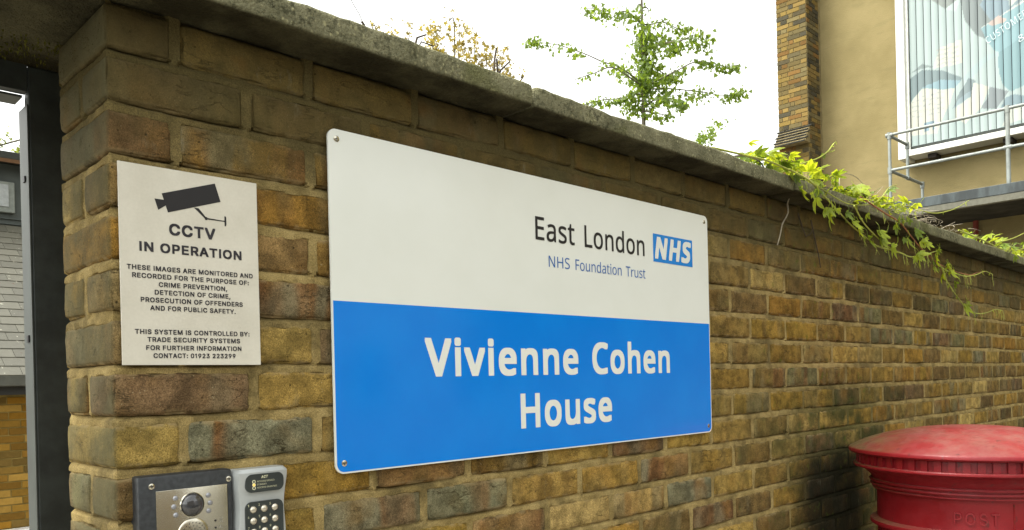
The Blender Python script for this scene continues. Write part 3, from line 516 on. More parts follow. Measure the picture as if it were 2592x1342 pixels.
# ------------------------------------------------------------------ lettering
# letter outlines (thousandths of an em): advance, closed loops
GLYPHS = {'human':{' ':[175,[]],'&':[492,[[187,-7,144,-3,107,9,77,28,54,54,40,86,36,125,39,157,48,185,63,208,84,228,109,248,139,266,99,318,89,337,83,359,81,382,84,413,95,439,114,459,139,475,169,484,204,487,237,484,266,475,289,460,306,439,317,414,320,383,317,357,308,333,293,312,273,293,250,275,224,258,354,133,365,148,374,164,382,181,401,240,461,240,453,212,444,185,434,160,422,136,408,115,392,95,490,0,410,0,352,56,330,39,307,24,281,11,254,1,222,-5],[188,293,212,308,231,322,245,336,254,350,260,366,262,383,260,399,255,412,246,423,234,432,219,437,202,439,185,437,169,432,156,424,146,413,140,399,138,383,140,367,144,352,151,338,161,324,173,309],[189,46,216,47,241,52,263,60,282,70,299,81,314,93,175,229,152,215,133,200,118,185,106,169,100,150,97,127,100,104,108,84,122,68,141,56,163,48]]],'C':[425,[[261,-7,233,-6,207,-2,182,4,160,13,139,24,109,46,85,75,65,109,57,133,50,157,45,183,42,211,41,240,42,269,45,296,51,321,58,346,67,368,88,403,114,431,146,455,167,466,191,475,216,481,243,485,271,486,301,485,329,482,355,476,380,468,404,458,379,407,330,425,311,430,292,432,271,433,241,431,214,425,190,415,168,400,149,381,133,359,121,334,112,306,107,274,105,240,106,206,111,174,120,146,131,121,146,98,164,80,186,65,211,55,239,48,270,46,330,52,385,65,385,13,329,-2]]],'E':[374,[[65,0,65,480,333,480,333,426,126,426,126,277,321,277,321,224,126,224,126,53,333,53,333,0]]],'F':[349,[[65,0,65,480,333,480,333,426,126,426,126,257,320,257,320,203,126,203,126,0]]],'H':[498,[[65,0,65,480,126,480,126,277,371,277,371,480,432,480,432,0,371,0,371,224,126,224,126,0]]],'L':[352,[[65,0,65,480,126,480,126,54,335,54,335,0]]],'M':[609,[[65,0,65,480,154,480,302,87,305,87,455,480,544,480,544,0,484,0,484,295,486,364,489,420,486,420,326,0,277,0,119,420,116,420,120,364,121,291,121,0]]],'N':[511,[[65,0,65,480,135,480,391,83,394,83,392,115,390,162,389,209,389,480,445,480,445,0,375,0,118,398,116,398,119,340,121,268,121,0]]],'O':[525,[[263,-7,234,-5,207,-2,182,4,159,13,139,24,109,48,84,76,65,111,56,134,50,158,45,184,42,212,41,241,42,270,45,297,50,323,56,347,65,370,84,404,109,433,139,456,159,467,182,476,207,482,234,486,263,487,291,486,317,482,341,476,364,467,384,456,414,433,439,405,458,370,467,347,474,323,480,297,483,269,484,240,483,211,480,184,474,158,467,133,458,110,439,76,414,47,384,24,364,13,341,4,317,-2,291,-5],[263,46,294,48,321,54,345,64,365,79,382,98,396,120,406,146,414,174,418,206,420,240,418,275,414,307,406,335,396,360,382,382,365,401,345,415,321,426,294,432,263,434,232,432,205,426,181,415,161,401,143,382,129,360,119,335,111,307,106,275,105,240,106,206,111,174,119,146,129,120,143,98,160,79,181,64,204,54,232,48]]],'R':[418,[[65,0,65,480,197,480,231,478,261,474,288,467,310,458,329,446,353,419,367,385,372,343,370,319,366,298,358,279,348,264,336,250,322,239,307,229,292,221,276,215,408,0,337,0,221,198,126,198,126,0],[126,249,197,249,233,252,261,259,283,272,298,290,307,313,310,340,306,369,297,391,281,407,259,418,230,425,194,427,126,427]]],'S':[369,[[166,-7,140,-6,115,-4,91,-1,70,4,51,9,34,16,34,74,94,54,119,50,143,47,169,46,201,48,228,55,249,66,265,82,274,101,277,123,276,138,272,151,267,163,258,173,247,183,232,192,164,222,126,238,96,256,72,276,54,300,44,329,40,364,42,388,49,410,60,429,74,446,92,460,114,471,138,480,165,485,193,486,219,485,243,483,266,479,287,473,307,467,326,459,307,408,253,426,233,430,213,432,192,433,165,431,142,425,124,414,112,400,104,383,101,363,103,348,106,335,111,323,120,313,131,303,144,294,206,267,233,256,257,245,278,233,296,221,310,207,322,191,330,173,335,152,337,128,332,89,317,56,291,29,271,16,249,6,224,-1,196,-5]]],'T':[374,[[156,0,156,426,7,426,7,480,366,480,366,426,217,426,217,0]]],'U':[491,[[243,-7,209,-5,178,1,151,11,127,24,107,42,90,63,77,86,68,112,62,140,60,171,60,480,121,480,121,169,124,133,135,102,152,78,176,60,208,49,246,46,286,50,317,61,341,80,357,106,367,135,370,169,370,480,430,480,430,169,428,137,421,107,410,80,394,55,373,34,348,16,318,4,283,-4]]],'V':[403,[[171,0,0,480,63,480,171,172,189,117,201,67,214,117,232,173,339,480,403,480,232,0]]],'a':[377,[[144,-7,114,-4,86,5,63,19,45,40,34,67,31,100,36,133,50,161,73,183,92,194,114,202,140,209,170,213,203,215,265,217,265,238,262,265,256,286,245,301,230,311,212,316,190,318,172,317,154,315,136,310,89,291,71,335,87,343,106,350,126,357,148,362,170,365,193,366,233,363,266,353,291,337,308,314,319,283,322,245,322,0,279,0,268,51,265,51,249,33,233,19,216,7,196,0,173,-5],[158,41,187,44,212,52,234,66,251,86,261,112,264,144,264,176,211,174,171,170,140,163,118,152,103,138,95,121,92,99,94,81,100,66,110,55,124,47,140,43]]],'d':[413,[[185,-7,143,-2,107,14,77,40,63,60,51,85,43,113,39,144,37,179,39,215,43,246,52,274,63,299,78,319,108,346,144,361,185,367,211,365,234,360,254,351,270,340,285,328,297,314,301,314,299,339,297,367,297,510,356,510,356,0,308,0,300,48,297,48,285,34,271,21,254,9,234,0,211,-5],[194,42,228,46,255,56,274,74,287,98,295,129,298,168,298,179,295,220,288,254,275,282,256,302,229,314,193,318,164,313,140,301,122,280,109,252,101,218,98,178,101,138,109,105,122,78,141,58,165,46]]],'e':[379,[[210,-7,177,-4,147,3,120,14,96,30,75,51,59,76,47,106,39,140,37,177,39,215,46,249,57,279,72,305,90,326,112,344,138,357,166,364,196,367,226,364,252,358,276,347,296,331,313,312,327,290,337,264,343,235,345,204,345,169,98,169,102,131,113,100,129,76,152,58,180,47,213,44,235,44,255,46,274,50,328,69,328,17,274,-1,255,-4,234,-6],[99,216,283,216,280,244,273,269,262,290,245,306,223,315,195,318,169,315,147,306,129,291,114,271,105,245]]],'h':[415,[[57,0,57,510,116,510,116,361,113,310,117,310,130,327,146,341,164,352,185,360,206,364,229,366,269,363,302,352,328,335,346,310,357,276,361,234,361,0,302,0,302,230,293,278,266,307,222,317,186,313,158,302,139,283,126,257,119,225,116,186,116,0]]],'i':[173,[[87,420,78,421,70,424,62,429,57,436,54,446,52,457,54,469,57,479,62,486,70,491,78,494,87,495,96,494,104,491,111,486,117,479,120,469,122,457,120,446,117,436,111,429,104,424,96,421],[57,0,57,360,116,360,116,0]]],'n':[415,[[57,0,57,360,105,360,113,311,117,311,130,328,146,342,165,353,186,361,208,365,230,367,270,363,302,353,328,335,346,310,357,277,361,234,361,0,302,0,302,230,293,278,266,307,222,317,186,313,158,302,139,283,126,258,119,226,116,187,116,0]]],'o':[406,[[202,-7,172,-4,143,3,117,15,94,32,75,53,58,79,46,109,39,143,37,181,39,215,44,246,53,273,66,297,82,318,101,336,123,349,148,359,175,365,204,367,236,364,264,357,290,345,314,328,333,307,349,282,361,252,368,218,370,181,368,147,363,116,354,88,341,64,325,42,305,25,283,11,259,1,232,-5],[203,42,237,46,263,59,283,80,298,107,306,141,309,181,306,220,298,253,283,281,263,301,236,313,203,317,169,313,143,301,123,281,109,253,101,220,98,181,101,141,109,107,123,80,143,59,170,46]]],'r':[278,[[57,0,57,360,105,360,112,294,115,294,128,313,143,330,160,345,179,357,201,364,225,367,247,366,267,363,260,308,241,312,221,313,203,311,186,306,169,298,154,286,141,272,131,256,123,236,118,215,116,192,116,0]]],'s':[322,[[148,-7,124,-6,102,-4,83,-1,66,4,50,9,35,16,35,70,87,50,107,45,128,42,149,41,176,43,198,47,214,55,225,66,232,79,234,94,234,103,231,111,227,118,221,125,212,133,200,140,146,164,86,191,71,200,58,211,48,223,40,237,36,253,34,271,38,299,51,323,72,342,99,356,132,364,169,367,191,366,211,364,231,360,284,343,264,296,216,312,200,315,183,318,165,318,143,317,124,313,110,307,99,298,93,287,91,275,92,265,95,257,99,249,107,243,116,236,129,229,183,206,242,180,257,170,269,159,279,147,286,133,290,118,291,99,287,67,274,41,253,20,224,5,189,-4]]],'t':[243,[[167,-7,149,-6,132,-2,115,3,100,11,87,22,77,37,68,55,63,78,62,105,62,314,11,314,11,343,62,366,86,443,121,443,121,360,225,360,225,314,121,314,121,106,123,86,128,70,137,57,148,49,162,43,177,42,205,44,228,49,228,4,201,-4]]],'u':[415,[[184,-7,144,-3,111,7,86,25,68,49,57,83,53,124,53,360,113,360,113,128,122,81,148,52,193,42,229,46,256,57,276,76,289,102,296,134,299,173,299,360,358,360,358,0,310,0,301,48,298,48,285,31,269,17,250,6,229,-1,207,-5]]],'v':[341,[[136,0,0,360,63,360,140,148,151,115,162,80,169,52,171,52,179,81,190,116,201,148,278,360,341,360,204,0]]]},'grot':{' ':[187,[]],',':[188,[[38,-119,68,71,137,71,84,-119]]],'.':[188,[[95,-4,83,-3,73,1,63,9,55,18,51,29,50,41,51,53,55,64,63,73,73,81,83,85,95,87,107,85,118,81,128,73,135,64,140,53,141,41,140,29,135,18,128,9,118,1,107,-3]]],'0':[453,[[227,-7,191,-3,158,7,130,24,105,48,85,77,69,113,61,138,55,164,51,192,49,222,48,254,49,286,51,316,55,344,61,370,69,395,85,431,106,461,130,484,159,502,191,512,227,516,262,512,295,502,323,484,348,461,368,431,384,395,392,370,398,344,402,316,404,286,405,254,404,222,402,192,398,164,392,138,384,113,368,77,348,48,323,24,295,7,263,-3],[227,50,250,52,271,60,290,74,306,92,320,116,330,144,338,176,342,213,344,254,342,295,338,332,330,365,320,393,306,416,290,435,271,449,250,457,227,460,203,457,182,449,163,435,147,416,134,393,123,365,115,332,111,295,109,254,111,213,115,176,123,144,134,116,147,92,163,74,182,60,203,52]]],'1':[453,[[76,0,76,55,391,55,391,0],[276,509,276,0,212,0,212,448,209,448,86,358,86,427,198,509]]],'2':[453,[[64,0,64,47,234,229,282,282,294,298,303,312,311,327,316,341,319,356,320,371,319,389,315,405,308,419,298,431,287,441,273,449,258,455,241,458,224,460,205,458,188,454,172,447,159,438,148,427,139,413,132,398,128,381,127,362,66,362,68,391,75,418,86,442,102,464,121,482,143,496,168,507,196,513,225,516,254,513,281,507,306,497,328,482,346,465,361,445,372,423,379,398,381,372,380,354,377,336,371,318,363,299,351,280,336,259,267,180,153,60,153,57,389,57,389,0]]],'3':[453,[[218,-7,188,-5,159,1,133,10,108,22,88,38,70,57,57,79,48,104,44,132,109,132,112,115,118,100,126,87,137,76,150,66,165,59,182,54,200,51,219,50,239,51,258,55,275,61,291,69,304,80,315,93,323,108,328,125,329,145,328,163,323,180,316,196,306,211,292,223,275,234,254,241,229,246,201,248,157,248,157,299,288,448,288,452,70,452,70,509,372,509,372,461,211,278,211,289,247,290,279,286,308,276,333,262,354,244,371,222,383,198,391,173,393,145,390,116,383,90,370,66,354,45,333,27,309,12,281,2,251,-5]]],'4':[453,[[40,105,40,158,247,509,311,509,109,166,109,163,413,163,413,105],[282,0,282,121,282,146,282,318,343,318,343,0]]],'5':[453,[[221,-7,192,-5,165,1,140,11,118,25,99,41,83,60,71,82,63,105,60,130,122,130,125,115,130,102,138,89,148,78,160,68,173,60,188,54,204,51,221,50,241,51,259,56,276,64,291,75,304,89,314,104,322,122,326,141,328,162,326,183,321,203,314,221,303,237,290,251,275,262,257,270,238,275,218,277,201,276,184,273,167,268,152,262,139,255,128,246,67,253,96,509,366,509,366,452,151,452,134,301,136,301,148,311,162,318,178,325,194,330,212,333,229,334,252,332,274,328,294,321,313,311,330,299,345,285,358,269,370,251,379,231,386,210,390,187,391,163,388,132,381,102,369,76,352,52,332,32,309,15,282,3,253,-4]]],'6':[453,[[226,-7,196,-4,168,3,142,15,119,31,100,51,84,74,73,101,66,130,64,162,65,187,71,212,80,239,93,268,112,302,137,340,252,509,322,509,151,261,145,261,151,270,157,279,165,288,174,295,184,302,196,307,208,311,221,313,235,314,265,312,291,305,316,295,337,280,355,262,370,240,380,215,387,187,389,157,387,127,379,98,368,73,352,50,333,30,310,14,284,3,257,-4],[226,48,245,50,263,55,279,63,293,73,304,86,314,101,322,119,326,137,327,157,326,178,322,196,314,213,304,228,293,241,279,251,263,259,245,264,226,265,207,264,190,259,174,252,160,241,148,229,138,214,131,197,126,179,125,158,126,138,131,119,138,102,148,86,160,73,174,63,190,55,207,50]]],'7':[453,[[97,0,323,448,323,452,62,452,62,509,391,509,391,449,165,0]]],'8':[453,[[226,-7,193,-5,163,1,136,11,111,25,91,42,74,62,62,84,54,109,52,135,53,156,58,176,65,195,75,212,87,228,101,241,117,252,134,260,153,265,153,267,129,276,109,289,93,308,80,330,73,354,70,380,73,405,79,429,90,450,106,469,124,485,146,498,170,508,197,514,226,516,255,514,282,508,306,498,328,485,346,469,361,450,373,429,379,405,382,380,379,354,372,330,359,308,343,289,323,276,300,267,300,265,319,260,335,252,351,241,365,228,377,212,387,195,395,176,399,156,401,135,398,109,391,84,378,62,362,42,341,25,317,11,289,1,259,-5],[226,49,248,50,267,54,285,60,300,69,313,79,323,91,331,106,335,121,337,139,335,157,330,173,322,189,312,202,298,213,283,223,265,230,247,234,226,235,206,234,187,230,169,223,154,213,140,202,130,189,122,173,117,157,115,139,117,121,121,106,129,91,139,79,152,69,167,60,185,54,205,50],[226,290,244,291,260,294,274,300,287,308,298,318,307,330,314,344,318,359,319,376,318,392,314,407,308,420,299,432,288,442,275,449,260,455,244,459,226,460,208,459,192,455,177,449,164,442,153,432,145,420,138,407,134,392,133,376,134,359,138,344,145,330,154,318,165,308,178,300,193,294,209,291]]],'9':[453,[[226,516,256,513,285,506,310,494,333,478,352,458,368,434,380,408,387,378,389,347,387,322,382,296,373,270,359,240,340,207,315,168,200,0,130,0,301,248,307,248,302,238,295,229,287,221,278,214,268,207,257,202,245,198,232,195,218,195,188,197,161,203,137,214,116,229,98,247,83,269,72,294,66,321,64,352,66,382,73,411,85,436,101,459,120,479,143,494,168,506,196,513],[226,460,207,459,190,454,174,446,160,435,148,423,138,407,131,390,127,372,125,352,127,331,131,313,138,295,148,280,160,268,174,257,190,250,207,245,226,243,245,245,263,249,279,257,293,267,305,280,314,295,322,312,326,330,327,350,326,371,322,390,314,407,305,422,293,435,279,446,263,454,245,459]]],':':[188,[[95,-4,83,-3,73,1,63,9,55,18,51,29,50,41,51,53,55,64,63,73,73,81,83,85,95,87,107,85,118,81,128,73,135,64,140,53,141,41,140,29,135,18,128,9,118,1,107,-3],[95,271,83,272,73,277,63,284,55,294,51,304,50,316,51,328,55,339,63,349,73,356,83,360,95,362,107,360,118,356,128,349,135,339,140,328,141,316,140,304,135,294,128,284,118,277,107,272]]],'A':[480,[[16,0,201,509,276,509,463,0,395,0,287,302,264,372,232,478,245,478,213,371,191,302,85,0],[110,142,110,199,370,199,370,142]]],'B':[456,[[60,0,60,509,241,509,274,507,304,501,329,491,350,477,367,461,381,442,390,421,396,398,398,374,397,353,393,336,387,320,378,307,368,295,356,286,343,278,329,272,315,267,315,262,331,260,347,254,363,245,378,234,391,220,402,203,411,184,416,161,418,136,416,111,410,88,400,67,386,48,368,31,344,18,317,8,284,2,247,0],[125,57,245,57,281,60,309,67,330,80,344,96,353,115,355,137,354,153,350,169,342,184,333,197,320,209,306,218,289,225,269,229,248,231,125,231],[125,285,238,285,256,287,273,290,288,296,302,304,314,314,323,326,330,340,335,355,336,372,333,393,326,412,313,429,294,442,270,449,240,452,125,452]]],'C':[510,[[267,-7,242,-6,217,-2,194,5,171,13,150,25,131,39,113,55,97,73,82,93,70,115,59,140,51,166,45,193,41,223,40,254,41,285,45,315,51,343,59,369,70,393,82,415,97,436,113,454,131,470,150,484,171,495,194,504,217,510,242,514,267,516,293,514,317,511,340,504,362,496,383,485,402,471,419,456,435,438,448,418,459,397,467,373,473,348,408,348,404,365,397,380,389,395,380,407,369,418,357,428,344,437,330,444,315,449,300,453,284,455,267,456,237,453,209,445,184,432,161,414,141,391,125,364,113,332,106,295,103,254,106,213,113,177,125,145,141,117,161,94,184,76,210,63,237,56,267,53,284,54,300,56,315,60,330,65,344,72,357,81,369,90,380,102,389,114,397,128,404,144,408,160,473,160,467,135,459,112,448,91,435,71,420,53,402,38,383,24,363,13,341,5,317,-2,293,-6]]],'D':[502,[[219,0,96,0,96,57,215,57,254,60,288,68,318,81,343,99,363,122,379,149,390,181,397,216,399,255,397,294,390,329,379,361,364,388,344,410,320,428,291,441,258,449,221,452,93,452,93,509,225,509,254,507,281,504,307,498,331,489,353,478,385,455,412,426,433,391,444,367,451,342,457,315,460,286,462,255,460,224,457,195,451,168,443,142,433,119,421,97,406,77,390,60,371,44,351,31,328,20,303,11,277,5,249,1],[125,509,125,0,60,0,60,509]]],'E':[419,[[60,0,60,509,372,509,372,452,125,452,125,286,355,286,355,229,125,229,125,57,375,57,375,0]]],'F':[410,[[60,0,60,509,369,509,369,452,125,452,125,278,346,278,346,221,125,221,125,0]]],'G':[520,[[269,-7,242,-6,217,-2,193,5,171,14,149,25,130,39,112,55,96,73,82,93,69,116,59,140,51,166,45,194,41,223,40,254,41,285,45,315,51,343,59,369,69,393,82,415,96,436,112,454,129,470,149,484,170,495,192,504,215,510,239,514,265,516,291,514,316,510,340,504,363,494,384,483,403,469,421,453,436,436,449,416,460,395,468,373,474,349,408,349,402,365,395,379,387,393,378,406,368,417,356,427,344,436,330,443,315,448,300,453,283,455,265,456,236,453,209,445,183,432,160,414,141,392,125,364,113,332,106,295,103,254,106,213,113,177,125,145,141,117,161,95,184,76,210,63,238,56,269,53,296,55,322,61,345,71,365,85,382,102,396,123,407,147,413,173,415,202,434,199,283,199,283,256,478,256,478,200,475,160,466,124,451,91,431,62,406,38,377,19,344,5,308,-4]]],'H':[517,[[60,0,60,509,125,509,125,289,392,289,392,509,457,509,457,0,392,0,392,232,125,232,125,0]]],'I':[301,[[31,0,31,57,118,57,118,452,31,452,31,509,269,509,269,452,183,452,183,57,269,57,269,0]]],'L':[393,[[60,0,60,509,125,509,125,57,361,57,361,0]]],'M':[628,[[60,0,60,509,152,509,277,187,287,159,299,123,311,84,322,49,307,49,318,83,330,121,342,158,352,187,476,509,568,509,568,0,504,0,504,291,504,327,505,369,506,413,507,457,513,457,498,409,482,363,467,322,456,291,342,0,286,0,170,291,159,321,145,361,129,408,112,457,119,457,120,416,121,372,122,328,122,291,122,0]]],'N':[523,[[60,0,60,509,136,509,343,183,363,151,388,107,414,55,405,54,401,108,399,157,399,195,399,509,463,509,463,0,387,0,202,290,177,331,148,381,108,452,119,454,122,384,124,328,125,291,125,0]]],'O':[533,[[267,-7,241,-6,217,-2,194,5,171,13,150,25,131,39,113,55,97,73,82,93,70,115,59,140,51,166,45,193,41,223,40,254,41,285,45,315,51,343,59,369,70,393,82,415,97,436,113,454,131,470,150,484,171,495,194,504,217,510,241,514,267,516,293,514,317,510,340,504,363,495,384,484,403,470,421,454,437,436,451,415,464,393,474,369,482,343,488,315,492,285,493,254,492,223,488,193,482,166,474,140,464,115,451,93,437,73,421,55,403,39,384,25,363,13,340,5,317,-2,293,-6],[267,53,296,55,324,63,349,76,372,94,392,116,408,144,420,176,428,213,430,254,428,295,420,332,408,365,392,392,372,415,349,433,324,446,296,453,267,456,237,453,210,445,184,433,161,415,142,392,125,364,113,332,106,295,103,254,106,213,113,176,125,144,142,117,161,94,184,76,210,63,237,55]]],'P':[445,[[60,0,60,509,235,509,272,506,305,499,332,487,356,471,375,452,390,430,400,404,407,377,409,348,407,318,400,291,390,265,375,243,356,223,332,207,305,195,272,188,235,186,109,186,109,242,233,242,257,244,279,248,297,256,312,266,324,279,333,294,339,310,343,328,344,348,343,367,339,385,333,402,324,416,312,428,297,439,279,446,257,451,232,452,125,452,125,0]]],'R':[449,[[60,0,60,509,236,509,273,506,305,500,333,489,356,473,376,455,390,433,401,408,407,381,409,352,407,323,401,296,390,271,376,250,356,232,333,217,305,206,273,200,236,198,96,198,96,255,234,255,258,256,280,260,298,267,313,276,325,287,334,300,340,316,344,333,345,352,344,371,340,389,334,405,325,419,313,430,298,440,279,446,258,451,233,452,125,452,125,0],[353,0,230,229,303,229,428,0]]],'S':[447,[[224,-9,188,-7,156,-1,128,9,102,23,81,40,64,60,51,83,42,109,38,137,104,137,108,118,114,102,123,88,136,76,150,66,166,59,185,53,204,50,224,49,246,50,267,54,286,60,303,69,317,79,329,92,338,106,344,122,346,139,344,154,340,168,332,179,322,189,310,197,296,205,245,222,184,239,145,253,112,269,86,289,67,313,56,341,52,372,54,400,62,425,75,448,92,468,113,484,138,498,165,508,195,514,227,516,259,514,289,508,316,498,340,484,360,468,377,449,390,427,398,403,401,378,337,378,332,402,320,421,302,437,280,449,254,456,225,459,204,457,185,454,167,448,152,440,139,430,129,418,121,405,117,391,115,376,117,359,122,345,131,334,142,324,155,315,169,308,212,293,264,279,312,264,328,256,344,248,359,238,372,226,384,213,395,198,402,180,407,161,408,139,406,112,399,87,386,64,370,43,349,25,323,11,294,0,261,-7]]],'T':[449,[[32,452,32,509,417,509,417,452,257,452,257,0,193,0,193,452]]],'U':[517,[[259,-8,220,-6,186,2,154,15,126,33,103,55,85,80,71,108,63,140,60,173,60,509,124,509,124,178,126,155,132,133,141,113,153,95,169,80,187,68,208,59,232,53,259,52,285,53,309,59,331,68,349,80,364,95,377,113,385,133,391,155,393,178,393,509,457,509,457,173,454,140,446,108,433,80,414,55,391,33,363,15,332,2,297,-6]]],'V':[480,[[204,0,16,509,84,509,192,206,215,137,248,31,235,31,267,138,290,206,395,509,463,509,278,0]]],'Y':[472,[[203,0,203,208,16,509,91,509,192,344,222,292,250,230,224,230,251,293,280,344,381,509,455,509,268,208,268,0]]]}}
def loop_area(lp):
    n = len(lp); return sum(lp[i][0]*lp[(i+1) % n][1]-lp[(i+1) % n][0]*lp[i][1] for i in range(n))/2
def in_loop(p, lp):
    c = False; n = len(lp)
    for i in range(n):
        (a, b), (d, e) = lp[i], lp[(i+1) % n]
        if (b > p[1]) != (e > p[1]) and p[0] < (d-a)*(p[1]-b)/(e-b)+a: c = not c
    return c
GLYPHS['grot']['I'] = [184, [[60, 0, 60, 509, 124, 509, 124, 0]]]; GLYPHS['grot']['1'] = [330, [[160, 0, 160, 425, 60, 360, 60, 428, 168, 509, 224, 509, 224, 0]]]
def split_bowl(ch, yb, yt):      # P and R: turn the keyhole outline into an outer loop and a counter
    adv, L = GLYPHS['grot'][ch]; p = [(L[0][2*i], L[0][2*i+1]) for i in range(len(L[0])//2)]
    i = next(k for k in range(len(p)) if p[k][1] == yb and p[k][0] < 120); hole = [(125, yt)]+p[i+2:-1]; out_ = p[:i]+[(125, yb), (125, 0)]
    GLYPHS['grot'][ch] = [adv, [[c for q_ in out_ for c in q_], [c for q_ in hole for c in q_]]+L[1:]]
split_bowl('P', 186, 242); split_bowl('R', 198, 255)
GC = {}
def glyph(ch, bold, shear, font):
    """filled outline of one letter; overlapping strokes are filled separately, a hair apart in z"""
    k = (ch, bold, shear, font)
    if k in GC: return GC[k]
    adv, raw = GLYPHS[font][ch]; V, Fc = [], []
    loops = [[(l[2*i]/1000, l[2*i+1]/1000) for i in range(len(l)//2)] for l in raw]
    if loops:
        sg = loop_area(max(loops, key=lambda l: abs(loop_area(l)))) > 0
        outer = [l for l in loops if (loop_area(l) > 0) == sg]; holes = [l for l in loops if (loop_area(l) > 0) != sg]
        for n_, o_ in enumerate(outer):
            cu = bpy.data.curves.new('t', 'CURVE'); cu.dimensions = '2D'; cu.fill_mode = 'BOTH'
            for lp in [o_]+[h for h in holes if in_loop(h[0], o_)]:
                sp = cu.splines.new('POLY'); sp.points.add(len(lp)-1); sp.use_cyclic_u = True
                for i, (px, py) in enumerate(lp): sp.points[i].co = (px+py*shear, py, 0, 1)
            ob = bpy.data.objects.new('t', cu); COL.objects.link(ob)
            dg = bpy.context.evaluated_depsgraph_get(); dg.update()
            me = bpy.data.meshes.new_from_object(ob.evaluated_get(dg)); b = len(V)
            V += [Vector((p.co.x, p.co.y, n_)) for p in me.vertices]; Fc += [[q_+b for q_ in p.vertices] for p in me.polygons]
            bpy.data.objects.remove(ob); bpy.data.curves.remove(cu); bpy.data.meshes.remove(me)
    if bold > 0 and V:      # heavier weight: the same outline laid round itself
        V0, F0 = list(V), list(Fc)
        for t, (du, dv) in enumerate(((1, 0), (-1, 0), (0, 1), (0, -1), (1, 1), (1, -1), (-1, 1), (-1, -1))):
            b = len(V)
            V += [p+Vector((bold*du, bold*dv, t*1.0+1)) for p in V0]; Fc += [[i+b for i in q_] for q_ in F0]
    GC[k] = (adv/1000, V, Fc); return GC[k]
def text_verts(body, bold=0., shear=0., spacing=1., font='human'):
    x = 0.; v, f = [], []
    for ch in body:
        adv, V, Fc = glyph(ch, bold, shear, font); b = len(v)
        v += [p+Vector((x, 0, 0)) for p in V]; f += [[i+b for i in q_] for q_ in Fc]
        x += adv*spacing+2*max(0, bold)
    return v, f
CAPH = {}
def caph(bold, font='human'):
    if (bold, font) not in CAPH:
        v, _ = text_verts('H', bold, font=font); CAPH[bold, font] = (min(p.y for p in v), max(p.y for p in v))
    return CAPH[bold, font]
def lettering(parent, body, x0, x1, zb, cap, y, mat, bold=0., shear=0., name='lettering', spacing=1., font='human'):
    """fits text between x0 and x1 on the plane y, baseline zb"""
    v, f = text_verts(body, bold, shear, spacing, font)
    a, b = caph(bold, font); lo = min(p.x for p in v); hi = max(p.x for p in v)
    pts = [(x0+(p.x-lo)/(hi-lo)*(x1-x0), zb+(p.y-a)/(b-a)*cap, p.z) for p in v]
    g = G(); g.add([(x, y-.000015*k_, z) for x, z, k_ in pts], f)
    return g.obj(name, mat, parent)
def onto(x, z, y):            # keeps a measured point on its sight line when its plane is moved by millimetres
    k = (y-CAM.y)/(-.004-CAM.y); return CAM.x+(x-CAM.x)*k, CAM.z+(z-CAM.z)*k
def slet(parent, body, x0, x1, zb, cap, y, mat, **kw):
    a, b = onto(x0, zb, y), onto(x1, zb, y); return lettering(parent, body, a[0], b[0], a[1], cap*(y-CAM.y)/(-.004-CAM.y), y, mat, **kw)
def poly_plate(parent, name, poly, y, mat, th=.0003):
    return G().prism([onto(x, z, y) for x, z in poly], y, y+th).obj(name, mat, parent)
def screw(parent, x, y, z, r=.0042, mat=M_STEEL):
    g = G(); g.lathe([(0.0001, y-.0016), (r*.6, y-.0015), (r, y-.0006), (r, y+.001)], (x, 0, z), 14, 'y')
    o = g.obj('screw', mat, parent, True)
    g = G(); g.box(x-r*.62, x+r*.62, y-.0019, y-.0014, z-.0005, z+.0005); g.box(x-.0005, x+.0005, y-.00195, y-.0014, z-r*.62, z+r*.62)
    g.obj('slot', M_BLACK, o); return o

# ------------------------------------------------------------------ blue and white name board
YF = -.0095
sx0, sz0 = onto(.3565, -.1642, YF); sx1, sz1 = onto(1.5615, .4328, YF); _, szd = onto(1, .1353, YF)
SIGN = thing('name_board', ((sx0+sx1)/2, YF, sz0), 'large blue and white board reading Vivienne Cohen House on the brick wall', 'sign')
G().prism(rrect(sx0, sx1, sz0, sz1, .016, 8), YF, YF+.0035).obj('panel', M_SIGN, SIGN)
bl = [p for p in rrect(sx0+.0028, sx1-.0028, sz0+.0028, sz1, .0145, 8) if p[1] < szd]
i0 = next(i for i in range(len(bl)))
left = [p for p in bl if p[0] < (sx0+sx1)/2]; right = [p for p in bl if p[0] >= (sx0+sx1)/2]
poly = [(sx0+.0028, szd)]+left+right+[(sx1-.0028, szd)]
G().prism(poly, YF-.0003, YF).obj('blue_panel', M_BLUE, SIGN)
YT = YF-.0006
slet(SIGN, 'East', .869, .9985, .2955, .0505, YT, M_BLACK, bold=.006)
slet(SIGN, 'London', 1.0335, 1.266, .2955, .0505, YT, M_BLACK, bold=.006)
slet(SIGN, 'NHS', .9095, .9795, .2395, .0245, YT, M_NAVY, bold=0)
slet(SIGN, 'Foundation', .9995, 1.170, .2395, .0245, YT, M_NAVY, bold=-.002)
slet(SIGN, 'Trust', 1.1875, 1.2675, .2395, .0245, YT, M_NAVY, bold=-.002)
poly_plate(SIGN, 'logo', [(1.3035, .2860), (1.4835, .2860), (1.4835, .3578), (1.3035, .3578)], YF-.0006, M_LOGO)
slet(SIGN, 'NHS', 1.3105, 1.4775, .2945, .0565, YF-.0009, M_SIGN, bold=.034, shear=.20)
slet(SIGN, 'Vivienne', .557, 1.001, .0015, .0740, YT, M_SIGN, bold=.0205)
slet(SIGN, 'Cohen', 1.051, 1.365, .0015, .0740, YT, M_SIGN, bold=.0205)
slet(SIGN, 'House', .811, 1.120, -.1115, .0740, YT, M_SIGN, bold=.0205)
for x, z in ((sx0+.017, sz1-.017), (sx1-.017, sz1-.017), (sx0+.017, sz0+.018), (sx1-.017, sz0+.018)): screw(SIGN, x, YF-.0003, z, .0055)

